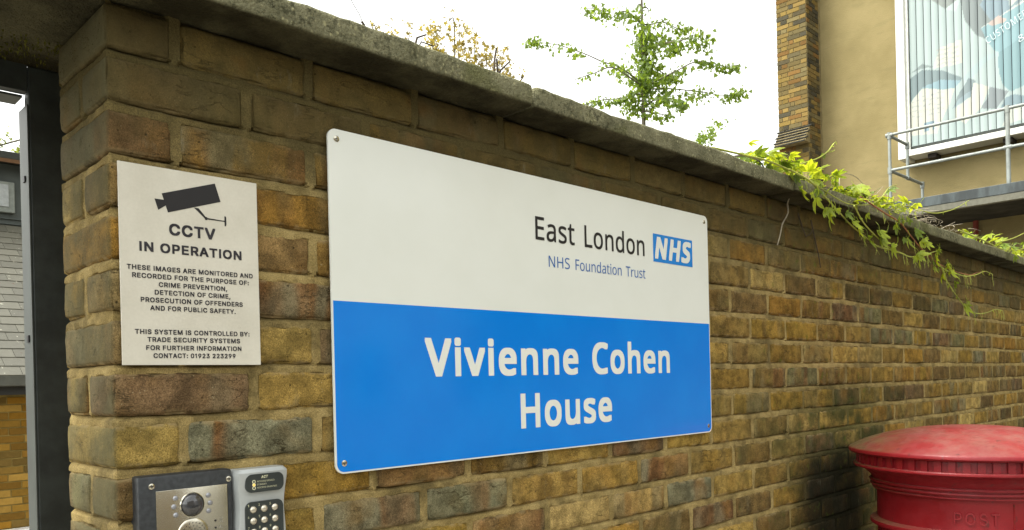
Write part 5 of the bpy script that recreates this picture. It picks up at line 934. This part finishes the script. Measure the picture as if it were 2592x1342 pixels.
def wall_text(parent, body, yz0, yz1, cap, mat, bold=0.):
    v, f = text_verts(body, bold, .15, 1.1); a, b = caph(bold); lo = min(p.x for p in v); hi = max(p.x for p in v)
    dy, dz = yz1[0]-yz0[0], yz1[1]-yz0[1]; L = math.hypot(dy, dz); ey, ez = dy/L, dz/L; ny, nz_ = ez, -ey
    if nz_ < 0: ny, nz_ = -ny, -nz_
    P_ = []
    for p in v:
        s = (p.x-lo)/(hi-lo)*L; t = (p.y-a)/(b-a)*cap; P_.append((12.5955, yz0[0]+ey*s+ny*t, yz0[1]+ez*s+nz_*t))
    return G().add(P_, f).obj('lettering', mat, parent)
M_AD = simple('ad_white', (.42, .50, .51), .5)
wall_text(AD, 'CUSTOMER', (2.105, 4.66), (1.60, 4.905), .10, M_AD, -.004)
wall_text(AD, '&', (1.715, 4.555), (1.62, 4.60), .09, M_AD, 0)

# ------------------------------------------------------------------ raised walkway with guard rail
WK = thing('walkway', (12, 2, 2.2), 'raised dark steel walkway platform along the ochre wall', 'walkway')
q = MB('painted_fascia', .45, .4); W_ = q.pos()
c = q.mix(q.ramp(q.noise(q.vmath('MULTIPLY', W_, (1, 1, .3)), 6, 5, .65), .38, .66), (.018, .024, .025), (.055, .070, .072)); q.color(c); M_FAS = q.m
G().box(11.25, 11.31, -14, 3.03, 2.226, 2.355, .004).obj('fascia', M_FAS, WK)
G().box(11.256, 11.34, -14, 3.028, 2.138, 2.2245, .004).obj('edge_beam', simple('beam_grey', (.115, .112, .085), .7), WK)
G().box(11.345, 12.895, -14, 3.02, 2.205, 2.33).obj('deck', simple('deck_dark', (.030, .028, .022), .85, .1, 0, .4, 4), WK)
M_RAIL = simple('galvanised_tube', (.21, .23, .215), .5, .4, .25, .15, 10)
GR = thing('guard_rail', (11.3, 3.02, 2.35), 'galvanised tube guard rail standing on the walkway edge', 'railing')
r_ = .0215
for nm, pts in (('top_rail', [(11.3, 3.019, 3.312), (11.3, -12, 3.312)]), ('mid_rail', [(11.3, 3.019, 2.817), (11.3, -12, 2.817)]),
                ('top_rail', [(11.3, 3.019, 3.305), (11.97, 3.014, 3.305)]), ('mid_rail', [(11.3, 3.019, 2.813), (12.565, 3.014, 2.826)]),
                ('post', [(11.3, 3.019, 3.30), (11.3, 3.019, 2.20)]), ('post', [(11.3, 1.575, 3.31), (11.3, 1.575, 2.20)]), ('post', [(11.3, -.1, 3.31), (11.3, -.1, 2.20)]),
                ('post', [(11.97, 3.014, 3.30), (11.97, 3.014, 2.80)]), ('post', [(12.565, 3.014, 2.82), (12.565, 3.014, 2.20)])):
    G().tube(pts, r_*(1.25 if nm == 'post' and abs(pts[0][1]-1.575) < .01 else 1), 12).obj(nm, M_RAIL, GR, True)
for p, ax in (((11.3, 3.019, 3.30), 2), ((11.3, 3.019, 2.815), 2), ((11.3, 1.575, 3.30), 2), ((11.3, 1.575, 2.817), 1), ((11.97, 3.014, 3.29), 2), ((11.97, 3.014, 2.82), 0), ((12.565, 3.014, 2.81), 2), ((11.3, 3.019, 3.308), 1)):
    d = Vector((0, 0, 0)); d[ax] = .045; G().tube([Vector(p)-d, Vector(p)+d], .031, 12).obj('clamp', M_RAIL, GR, True)

# ------------------------------------------------------------------ foliage
def leaf_mat(name, dcol, tcol, fac=.5, var=.35):
    m = bpy.data.materials.new(name); m.use_nodes = True; t = m.node_tree; t.nodes.clear()
    o = t.nodes.new('ShaderNodeOutputMaterial'); mx = t.nodes.new('ShaderNodeMixShader'); mx.inputs[0].default_value = fac
    d = t.nodes.new('ShaderNodeBsdfPrincipled'); d.inputs['Roughness'].default_value = .45; tr = t.nodes.new('ShaderNodeBsdfTranslucent')
    g = t.nodes.new('ShaderNodeNewGeometry'); n = t.nodes.new('ShaderNodeTexNoise'); n.inputs['Scale'].default_value = 14; t.links.new(g.outputs['Position'], n.inputs['Vector'])
    for sh, col in ((d, dcol), (tr, tcol)):
        h = t.nodes.new('ShaderNodeMix'); h.data_type = 'RGBA'; h.inputs[6].default_value = tuple(c*(1-var) for c in col)+(1,); h.inputs[7].default_value = (min(1, col[0]*(1+var*1.3)), min(1, col[1]*(1+var)), col[2]*(1+var*.4), 1)
        mr = t.nodes.new('ShaderNodeMapRange'); mr.inputs['From Min'].default_value = .3; mr.inputs['From Max'].default_value = .7; t.links.new(n.outputs['Fac'], mr.inputs['Value']); t.links.new(mr.outputs[0], h.inputs[0])
        t.links.new(h.outputs[2], sh.inputs[0])
    t.links.new(d.outputs[0], mx.inputs[1]); t.links.new(tr.outputs[0], mx.inputs[2]); t.links.new(mx.outputs[0], o.inputs[0]); return m
M_VINE = leaf_mat('creeper_leaf', (.22, .30, .024), (.56, .64, .03), .52)
M_GINK = leaf_mat('ginkgo_leaf', (.085, .14, .028), (.33, .48, .04), .5)
M_MAPLE = leaf_mat('autumn_leaf', (.17, .15, .04), (.42, .34, .06), .5)
M_STEM = simple('green_stem', (.30, .33, .06), .6, .3, 0, .25, 20)
M_STEMR = simple('red_stem', (.25, .10, .04), .6, .3, 0, .35, 20)
M_TWIG = simple('dry_twig', (.33, .29, .22), .85, .1, 0, .3, 30)
M_DTWIG = simple('dark_twig', (.07, .055, .04), .85, .1, 0, .3, 30)
M_BARK = simple('grey_bark', (.12, .105, .08), .9, .1, 0, .3, 12)

def leaflet(g, base, d, nrm, L, wd):
    """pointed oval blade, folded along the midrib"""
    side = d.cross(nrm).normalized(); prof = [(0, 0), (.18, .55), (.42, 1.0), (.68, .72), (.88, .3), (1.0, 0)]
    mid = [base+d*L*t-nrm*L*.22*t*t for t, _ in prof]
    Lv = [m+side*wd*w+nrm*wd*w*.28 for m, (_, w) in zip(mid, prof)]; Rv = [m-side*wd*w+nrm*wd*w*.28 for m, (_, w) in zip(mid, prof)]
    n = len(prof); vs = mid+Lv+Rv; fs = []
    for i in range(n-1):
        fs += [(i, i+1, n+i+1, n+i), (i, 2*n+i, 2*n+i+1, i+1)]
    g.add(vs, fs)
def creeper_leaf(seed):
    r = random.Random(seed); g = G()
    for k, a in enumerate((-74, -38, 0, 38, 74)):
        a = math.radians(a+r.uniform(-7, 7)); L = (.036, .050, .058, .050, .036)[k]*r.uniform(.85, 1.12)
        d = Vector((math.sin(a), math.cos(a), r.uniform(-.25, .1))).normalized(); leaflet(g, Vector((0, 0, 0)), d, Vector((0, 0, 1)), L*.95, L*.215)
    g.tube([(0, 0, 0), (0, -.02, -.004), (0, -.04, .004)], .0009, 4)
    return mesh(g.v, g.f, M_VINE if seed < 8 else M_VINE2)
M_VINE2 = leaf_mat('creeper_leaf_shaded', (.10, .16, .018), (.26, .36, .02), .45)  # darker leaf copy, puts the shadows among the leaves into colour
VL = [creeper_leaf(s) for s in range(12)]
rv = random.Random(77)
def put_leaf(parent, p, mode, size=1.0):
    o = link('leaf', VL[rv.randrange(12)], parent, p)
    if mode == 'hang':      # tip down, face to the street
        e = Matrix.Rotation(rv.uniform(-.7, .7), 4, 'Y') @ Matrix.Rotation(math.radians(rv.uniform(-115, -60)), 4, 'X')
        o.rotation_euler = (Matrix.Rotation(rv.uniform(-.5, .5), 4, 'Z') @ e).to_euler()
    else:
        o.rotation_euler = (rv.uniform(-.8, .9), rv.uniform(-.7, .7), rv.uniform(0, 6.28))
    s = size*rv.uniform(.5, 1.0); o.scale = (s, s, s)
stems = {
 'main': [(1.50,-.06,.600),(1.635,-.1,.592),(1.732,-.1,.597),(1.841,-.1,.594),(1.943,-.1,.590),(2.044,-.1,.575),(2.135,-.1,.563),(2.248,-.1,.551),(2.351,-.1,.557),(2.47,-.1,.577),(2.558,-.1,.61),(2.641,-.1,.661),(2.715,-.1,.682)],
 's2': [(1.90,-.05,.600),(2.066,-.05,.66),(2.159,-.05,.69),(2.241,-.05,.728),(2.293,-.05,.766),(2.314,-.05,.774)],
 's2b': [(2.241,-.05,.728),(2.275,-.05,.735),(2.30,-.05,.745)],
 's3': [(1.86,-.10,.595),(1.956,-.12,.571),(2.057,-.12,.538),(2.149,-.12,.507),(2.246,-.12,.474),(2.348,-.12,.451),(2.466,-.12,.427),(2.562,-.12,.426),(2.655,-.12,.45)],
 's3b': [(2.466,-.12,.427),(2.674,-.12,.425),(2.781,-.12,.419),(2.919,-.12,.44),(3.092,-.12,.474)],
 's4': [(2.275,-.12,.541),(2.35,-.12,.494),(2.467,-.12,.457),(2.573,-.12,.434),(2.674,-.12,.425)],
 's6': [(3.058,-.13,.414),(3.149,-.13,.397),(3.294,-.13,.393),(3.408,-.13,.393),(3.561,-.13,.413),(3.677,-.13,.436),(3.796,-.13,.432)],
 's7': [(3.102,-.13,.4),(3.146,-.13,.36),(3.202,-.13,.332),(3.317,-.13,.285),(3.418,-.13,.254),(3.548,-.13,.24),(3.686,-.13,.249),(3.833,-.13,.271),(3.948,-.13,.271)],
 's8': [(2.75,-.05,.60),(2.919,-.05,.642),(3.248,-.05,.656),(3.455,-.05,.692),(3.604,-.05,.731),(3.763,-.05,.783)]}
reds = {'s5': [(2.40,-.09,.595),(2.521,-.12,.553),(2.681,-.12,.535),(2.786,-.12,.5),(2.908,-.12,.46),(3.088,-.12,.422),(3.271,-.12,.407),(3.486,-.12,.406),(3.594,-.12,.424),(3.723,-.12,.439)]}
VI = thing('creeper', (2.1, 0, .59), 'bright green creeper trailing over the coping and down the brick wall face', 'climbing plant')
for k_, pts in stems.items(): G().tube(catmull(pts), .0032, 5, .0014).obj('stem', M_STEM, VI, True)
for k_, pts in reds.items(): G().tube(catmull(pts), .0032, 5, .0014).obj('stem', M_STEMR, VI, True)
leafpos = [(1.843,-.07,.642),(1.902,-.07,.621),(1.95,-.07,.616),(1.727,-.07,.618),(1.765,-.07,.634),(1.931,-.07,.655),(2.052,-.07,.626),(2.073,-.07,.613),(2.175,-.07,.63),(2.248,-.07,.642),(2.271,-.07,.613),(2.117,-.07,.599),(2.375,-.07,.622),(2.466,-.07,.636),(2.551,-.07,.637),(2.364,-.07,.594),(2.52,-.07,.602),(2.628,-.07,.618),(2.711,-.07,.638),(2.764,-.07,.649),(2.678,-.07,.601),(2.427,-.07,.6),(2.312,-.07,.597),(2.884,-.07,.646),(3.013,-.07,.66)]
leafhang = [(1.877,-.13,.532),(1.975,-.13,.521),(1.991,-.13,.549),(2.056,-.13,.503),(2.102,-.13,.509),(2.07,-.13,.488),(2.207,-.13,.509),(2.363,-.13,.526),(2.256,-.13,.485),(2.28,-.13,.47),(2.358,-.13,.447),(2.461,-.13,.48),(2.509,-.13,.475),(2.488,-.13,.447),(2.675,-.13,.548),(2.631,-.13,.516),(2.761,-.13,.555),(2.837,-.13,.524),(2.734,-.13,.481),(2.868,-.13,.487),(2.939,-.13,.49),(2.842,-.13,.44),(3.033,-.13,.45),(3.06,-.13,.474),(3.172,-.13,.424),(3.211,-.13,.405),(2.654,-.13,.557),(2.596,-.13,.439),(3.057,-.13,.402),(3.15,-.13,.416),(3.197,-.13,.401),(3.11,-.13,.382),(3.032,-.13,.436),(2.818,-.13,.42),(3.272,-.13,.356),(3.399,-.13,.273)]
for p in leafpos:
    put_leaf(VI, p, 'top'); [put_leaf(VI, (p[0]+rv.uniform(-.07, .07), p[1]+rv.uniform(-.02, .09), p[2]+rv.uniform(-.025, .018)), 'top', .9) for _ in range(6)]
    if rv.random() < .7: put_leaf(VI, (p[0]+rv.uniform(-.05, .05), p[1]+rv.uniform(-.03, .02), p[2]-rv.uniform(.01, .035)), 'hang', .8)
for p in leafhang:
    put_leaf(VI, p, 'hang', 1.0)
    if rv.random() < .9: put_leaf(VI, (p[0]+rv.uniform(-.04, .04), p[1], p[2]+rv.uniform(-.02, .02)), 'hang', .55)
for k_ in ('s6', 's7', 's8', 's3', 's4', 's2'):
    for p in catmull(stems[k_], 3)[2::3]: put_leaf(VI, p, 'hang', .38)
# tendrils
def tendrils(parent, pts, n, r):
    for i in range(n):
        p = Vector(r.choice(pts)); L = r.uniform(.02, .06); a = r.uniform(-.8, .8)
        q1 = p+Vector((L*.4*math.sin(a), -.004, -L*.5)); q2 = q1+Vector((L*.5*math.sin(a+.6), -.004, -L*.45))
        g = G().tube([p, q1, q2], .0009, 4, .0005); q3 = q1+Vector((-L*.4*math.sin(a), 0, -L*.5)); g.tube([q1, q3], .0008, 4, .0005); g.obj('tendril', M_STEM, parent)
for i in range(9):
    x = 1.62+.13*i; pts = [(x, rv.uniform(-.07, .02), .597)]
    for k in range(5): x += rv.uniform(.05, .12); pts.append((x, rv.uniform(-.09, .05), .600+rv.uniform(0, .022)))
    G().tube(catmull(pts, 4), .0030, 5, .0018).obj('woody_stem', M_DTWIG if i % 2 else M_BARK, VI, True)
tendrils(VI, catmull(stems['s3'], 4)+catmull(stems['s3b'], 4)+catmull(reds['s5'], 3)+catmull(stems['s7'], 3)+catmull(stems['s6'], 3), 44, rv)
V2 = thing('creeper', (4.1, 0, .60), 'second clump of green creeper on the coping at the right edge of the photo', 'climbing plant')
for pts in ([(3.422,-.1,.597),(3.81,-.1,.590),(4.073,-.1,.580),(4.305,-.1,.596),(4.493,-.1,.623),(4.7,-.1,.64)], [(3.984,-.1,.6),(4.27,-.1,.652),(4.5,-.1,.705),(4.7,-.1,.75)]):
    G().tube(catmull(pts), .0036, 5, .002).obj('stem', M_STEM, V2, True)
for i in range(85):
    x = 3.55+1.5*rv.random()**.8; t = (x-3.55)/1.5
    put_leaf(V2, (x, rv.uniform(-.10, .14), .600+rv.random()*(.030+.065*t)), 'top', 1.0)
for i in range(10): put_leaf(V2, (rv.uniform(4.2, 4.9), -.11, rv.uniform(.54, .60)), 'hang', .8)
# dead twigs heaped on the coping
DT = thing('dead_twigs', (3.0, -.05, .59), 'heap of dry grey dead creeper twigs on the coping between green leaves', 'twigs')
tw = [(2.40,.0,.598),(2.668,-.05,.598),(2.827,-.05,.600),(2.94,-.05,.600),(3.058,-.05,.600),(3.183,-.05,.598),(3.314,-.05,.596),(3.425,-.05,.596),(3.60,-.05,.60)]
for i in range(150):
    t = rv.random(); j = min(len(tw)-2, int(t*(len(tw)-1))); f_ = t*(len(tw)-1)-j; p = Vector(tw[j]).lerp(Vector(tw[j+1]), f_)
    p += Vector((rv.uniform(-.05, .05), rv.uniform(-.05, .06), rv.uniform(0, .022))); L = rv.uniform(.04, .12); a = rv.gauss(0, .5)
    d = Vector((math.cos(a), math.sin(a)*.8, rv.uniform(-.25, .22))); pts = [p, p+d*L*.5+Vector((0, rv.uniform(-.008, .008), rv.uniform(-.006, .01))), p+d*L]
    G().tube(pts, rv.uniform(.0008, .0019), 4, .0006).obj('twig', M_TWIG, DT)
G().tube(catmull([(2.448,0,.60),(2.455,0,.696),(2.531,0,.711),(2.606,0,.71),(2.674,0,.69)], 4), .0016, 5, .001).obj('twig', M_TWIG, DT)
G().tube([(3.35,-.05,.60),(3.55,-.05,.655)], .0016, 4, .0008).obj('twig', M_TWIG, DT)
G().tube([(2.62,-.02,.60),(2.80,-.02,.705)], .0013, 4, .0007).obj('twig', M_TWIG, DT)
# twig and old wires on the wall face
o = G().tube(catmull([(2.035,-.03,.560),(2.028,-.02,.552),(2.009,-.02,.529),(2.011,-.02,.499),(1.973,-.02,.461),(1.956,-.02,.425),(1.951,-.012,.393)], 3), .0026, 6, .0018).obj('hanging_twig', M_TWIG, None, True, origin=(2.0, -.02, .55))
tag(o, 'pale crooked dry twig hanging from the coping right of the blue board', 'twig')
o = G().tube([(2.109,-.006,.514),(2.138,-.006,.472),(2.163,-.006,.443),(2.199,-.006,.458),(2.216,-.006,.474)], .0022, 5, .0014).obj('old_wire', M_DTWIG, None, origin=(2.16, -.006, .47))
tag(o, 'short hooked dark old wire on the wall beside a straight one', 'wire')
o = G().tube([(2.203,-.006,.503),(2.223,-.006,.453),(2.252,-.006,.396),(2.267,-.006,.35)], .0024, 5, .0016).obj('old_wire', M_DTWIG, None, origin=(2.23, -.006, .42))
tag(o, 'long nearly straight dark old wire running down the wall under the creeper', 'wire')
# bits on top of the first stone
o = G().tube(catmull([(.375,-.03,.70),(.392,-.03,.656),(.413,-.03,.628),(.418,-.03,.600)], 4), .0007, 5).tube([(.418,-.03,.592),(.419,-.03,.618),(.414,-.03,.622)], .0022, 5).tube([(.405,-.03,.590),(.418,-.03,.603),(.436,-.03,.590)], .0022, 5).obj('wire_clip', M_DTWIG, None, origin=(.41, -.03, .59))
tag(o, 'small dark wire clip with a thin wire on top of the coping', 'wire clip')
SK = thing('broken_stick', (.78, .0, .59), 'broken dark sticks poking up behind the coping beside orange leaves', 'stick')
for pts, r in (([(.757,0,.585),(.763,0,.66),(.769,0,.683)], .0024), ([(.773,0,.585),(.769,0,.660)], .0026), ([(.759,0,.600),(.780,0,.640),(.807,0,.665)], .0022)):
    G().tube(pts, r, 6, r*.8).obj('stick', M_DTWIG, SK, True)
o = G().tube([(.545,0,.600),(.56,0,.645),(.582,0,.657)], .0024, 6, .0016).tube([(.545,0,.600),(.57,0,.640),(.60,0,.640)], .0014, 5).obj('bent_stick', M_DTWIG, None, origin=(.56, 0, .6))
tag(o, 'bent dark stick lying across the coping edge left of the autumn leaves', 'stick')

# ------------------------------------------------------------------ ginkgo tree and young maple behind the wall
def screen(px, py, Z): return CAM+(F_+R_*((px-1296)/2028.76)-U_*((py-972)/2028.76))*Z
TZ = 9.0
TB = screen(1629, 300, TZ)
GT = thing('ginkgo_tree', (TB.x, TB.y, GZ), 'slender green ginkgo tree with bare gaps between its branches behind the wall', 'tree')
def off(dx, dy, dd=0.): return TB+R_*dx*TZ/2028.76+U_*(-dy)*TZ/2028.76+F_*dd     # metres from photo-scale offsets
foot = Vector((TB.x+.05, TB.y, GZ))
G().tube([foot, foot.lerp(TB, .5)+Vector((.02, 0, 0)), TB, off(-2, -150), off(-5, -300), off(-6, -480)], .032, 8, .008).obj('trunk', M_BARK, GT, True)
rt = random.Random(3)
BR = [  # attach (dx, dy), tip path, leaf count, spread
 ((0, -85), [(-25, -98), (-70, -115), (-110, -125), (-155, -145), (-215, -165), (-260, -172), (-298, -182)], 300, 10),
 ((0, -80), [(-40, -88), (-90, -98), (-130, -85), (-170, -72), (-185, -66)], 110, 9),
 ((0, -60), [(-25, -62), (-60, -52), (-110, -48), (-150, -36), (-180, -28)], 260, 10),
 ((0, -230), [(-15, -246), (-38, -262), (-60, -262), (-85, -245), (-115, -265), (-150, -268)], 240, 12),
 ((0, -238), [(20, -240), (50, -250), (75, -242), (100, -235), (118, -240)], 110, 9),
 ((0, -190), [(25, -205), (55, -210), (75, -190), (85, -178)], 150, 12),
 ((0, -160), [(25, -172), (55, -168), (80, -162), (110, -175), (128, -160), (120, -145)], 210, 16),
 ((0, -140), [(25, -140), (50, -135), (75, -132), (90, -128)], 230, 13),
 ((0, -78), [(30, -84), (70, -92), (110, -108), (150, -106), (185, -98), (220, -102)], 260, 10),
 ((0, -75), [(30, -72), (60, -70), (100, -65), (145, -60), (190, -52), (225, -55), (245, -68)], 420, 13),
 ((0, -25), [(20, -38), (45, -32), (75, -15), (100, -18)], 230, 13),
 ((0, -20), [(15, -10), (40, 5), (58, 15)], 70, 9),
 ((0, -45), [(-20, -48), (-35, -40), (-12, -20)], 150, 12),
 ((0, -120), [(10, -130), (15, -110), (5, -90)], 180, 12),
 ((-3, -280), [(-12, -290), (-16, -275)], 14, 7), ((-3, -280), [(12, -285), (18, -270)], 16, 6),
 ((-3, -360), [(-60, -375), (-110, -370)], 120, 12), ((-3, -370), [(50, -390), (90, -380)], 120, 12), ((-3, -420), [(-20, -450), (20, -470)], 120, 14)]
LVS = G()
def fan_leaf(g, p, s, r):
    d = Vector((r.gauss(0, .5), r.gauss(0, .5), -1+r.gauss(0, .45))).normalized(); n = Vector((r.gauss(0, 1), r.gauss(0, 1), r.gauss(0, .6))).normalized()
    sd_ = d.cross(n).normalized()
    g.add([p, p+d*s*.85+sd_*s*.55, p+d*s*1.05+sd_*s*.12, p+d*s*.95-sd_*s*.08, p+d*s*1.0-sd_*s*.55], [(0, 1, 2, 3), (0, 3, 4)])
for (ax_, ay_), path, cnt, spr in BR:
    dd = rt.uniform(-.4, .4); pts = [off(ax_, ay_)]+[off(x, y, dd*min(1, abs(x)/80)) for x, y in path]; cc = catmull(pts, 4)
    G().tube(cc, .010, 5, .003).obj('branch', M_BARK, GT, True)
    N = len(cc)
    for i in range(int(cnt*1.2)):
        t = rt.random()**.85; k = min(N-2, int(t*(N-1))); p = cc[k].lerp(cc[k+1], t*(N-1)-k); sp = spr*TZ/2028.76*(1.15-.45*t)
        cl = nz(p.x*5, p.y*5, p.z*5)
        if t > .3 and cl < -.25: continue
        p = p+Vector((rt.gauss(0, sp), rt.gauss(0, sp*1.4), rt.gauss(-.25*sp, sp*.62))); fan_leaf(LVS, p, rt.uniform(.022, .058), rt)
for i in range(620):       # dense cluster along the upper trunk
    y_ = rt.uniform(-228, -80); w_ = 13+10*math.sin((y_+228)/40); p = off(rt.gauss(0, w_*.75)+(4 if y_ < -110 else -4), y_, rt.gauss(0, .12)); fan_leaf(LVS, p, rt.uniform(.03, .062), rt)
tag(LVS.obj('crown', M_GINK, GT), kind='stuff')
# small ginkgo shoot further right
SG = thing('ginkgo_shoot', tuple(screen(1790, 372, 7.5)), 'small leafy green ginkgo shoot above the coping left of the chimney', 'plant')
b_ = screen(1790, 385, 7.5); g = G()
def o2(dx, dy): return screen(1790+dx, 372+dy, 7.5)
G().tube(catmull([o2(-14, 560), o2(-8, 200), o2(-6, 30), o2(0, 0), o2(20, -30), o2(38, -60), o2(44, -75)], 4), .006, 5, .002).obj('stem', M_BARK, SG, True)
for i in range(330):
    t = rt.random(); x_ = -30+70*t**1.3+rt.gauss(0, 8); y_ = 5-72*t+rt.gauss(0, 8); 
    if t > .5 and rt.random() < .55: continue
    fan_leaf(g, o2(x_, y_)+F_*rt.gauss(0, .08), rt.uniform(.02, .042), rt)
tag(g.obj('foliage', M_GINK, SG), kind='stuff')
# maple: yellow and orange leaves, 5 m away behind the first coping stone
MZ = 5.0
MP = thing('young_maple', tuple(screen(1150, 190, MZ).to_3d()), 'yellow and orange leaved young maple showing over the first coping stone', 'tree')
MP.location.z = GZ
def o3(px, py, d=0.): return screen(px, py, MZ)+F_*d
def star_leaf(g, p, s, r):
    u = Vector((r.gauss(0, 1), r.gauss(0, 1), r.gauss(0, 1))).normalized(); v_ = u.cross(Vector((r.gauss(0, 1), r.gauss(0, 1), 1))).normalized(); pts = [p]
    for k in range(10):
        a = -2.2+4.4*k/9; rr = s*(1.0 if k % 2 == 0 else .45)*(1-.18*abs(a)); pts.append(p+u*rr*math.cos(a)+v_*rr*math.sin(a))
    g.add(pts, [(0, k, k+1) for k in range(1, 10)])
ml = G()
for (bx, by), (tx, ty), cnt, spr in (((1000, 130), (990, 70), 26, 9), ((1020, 140), (1036, 62), 16, 6), ((945, 75), (945, 58), 8, 8), ((1110, 170), (1090, 62), 75, 12), ((1130, 180), (1100, 92), 60, 14),
                                     ((1160, 190), (1165, 62), 100, 14), ((1200, 195), (1200, 96), 60, 11), ((1230, 200), (1225, 125), 60, 13), ((1262, 215), (1270, 132), 55, 12), ((1290, 225), (1285, 175), 16, 7), ((1318, 205), (1322, 190), 7, 6), ((1150, 60), (1140, 46), 4, 9)):
    a, b = o3(bx, by), o3(tx, ty); bend_ = a.lerp(b, .5)+R_*rt.uniform(-.02, .02)
    hub = o3(1150, 400); G().tube(catmull([hub, hub.lerp(a, .55)-U_*.06, a, bend_, b], 5), .0065, 5, .0016).obj('branch', M_BARK, MP)
    for i in range(int(cnt*2.0)):
        t = rt.random(); p = a.lerp(b, t)+R_*rt.gauss(0, spr)*MZ/2028.76+U_*rt.gauss(0, 5)*MZ/2028.76+F_*rt.gauss(0, .08); star_leaf(ml, p, rt.uniform(.013, .034), rt)
tag(ml.obj('crown', M_MAPLE, MP), kind='stuff')
a = screen(1150, 400, MZ); G().tube([(a.x, a.y, GZ), (a.x, a.y, a.z)], .02, 8, .011).obj('trunk', M_BARK, MP, True)
# climber on the far roof, seen through the gateway
RC = thing('roof_climber', (1.55, 9.9, 2.95), 'small clump of climbing leaves above the grey dormer through the gateway', 'climbing plant')
g = G(); RZ = 8.6
M_RC = leaf_mat('roof_leaf', (.13, .17, .05), (.40, .48, .08), .5)
for i in range(150):
    px = rt.uniform(-120, 75); py = 372+rt.gauss(0, 14)-8*math.sin(px*.08); p = screen(px, py, 10.4); star_leaf(g, p, rt.uniform(.03, .075), rt)
tag(g.obj('foliage', M_RC, RC), kind='stuff')
G().tube([tuple(screen(-100, 385, 10.4)), tuple(screen(0, 368, 10.4)), tuple(screen(60, 352, 10.4))], .012, 5).obj('stem', M_BARK, RC)

# ------------------------------------------------------------------ terrace across the street (shows only in the glossy board)
def house(x0, x1, y, hgt, col, lab):
    t = thing('terraced_house', ((x0+x1)/2, y, GZ-.12), lab, 'house')
    G().box(x0, x1, y-6, y, GZ-.12, GZ+hgt).obj('wall', simple('house_wall', col, .9, .1, 0, .2, 2), t)
    nw = max(2, int((x1-x0)/2.4)); gm = simple('house_glass', (.05, .06, .07), .08, .6); fm = simple('house_frame', (.6, .6, .57), .6)
    for fl in range(2):
        for k in range(nw):
            cx = x0+(k+.5)*(x1-x0)/nw; z = GZ+1.1+fl*2.7
            w_ = G().box(cx-.55, cx+.55, y, y+.05, z, z+1.5).obj('window', fm, t); G().box(cx-.47, cx+.47, y+.0505, y+.06, z+.08, z+1.42).obj('pane', gm, w_)
house(-6, 4.5, -12, 6.0, (.16, .12, .07), 'brown brick terraced house across the street behind the camera')
house(7.5, 16, -12.5, 5.2, (.34, .33, .30), 'pale rendered terraced house across the street behind the camera')
house(18, 34, -13, 7.0, (.15, .10, .07), 'tall dark brick terraced house at the far end across the street')
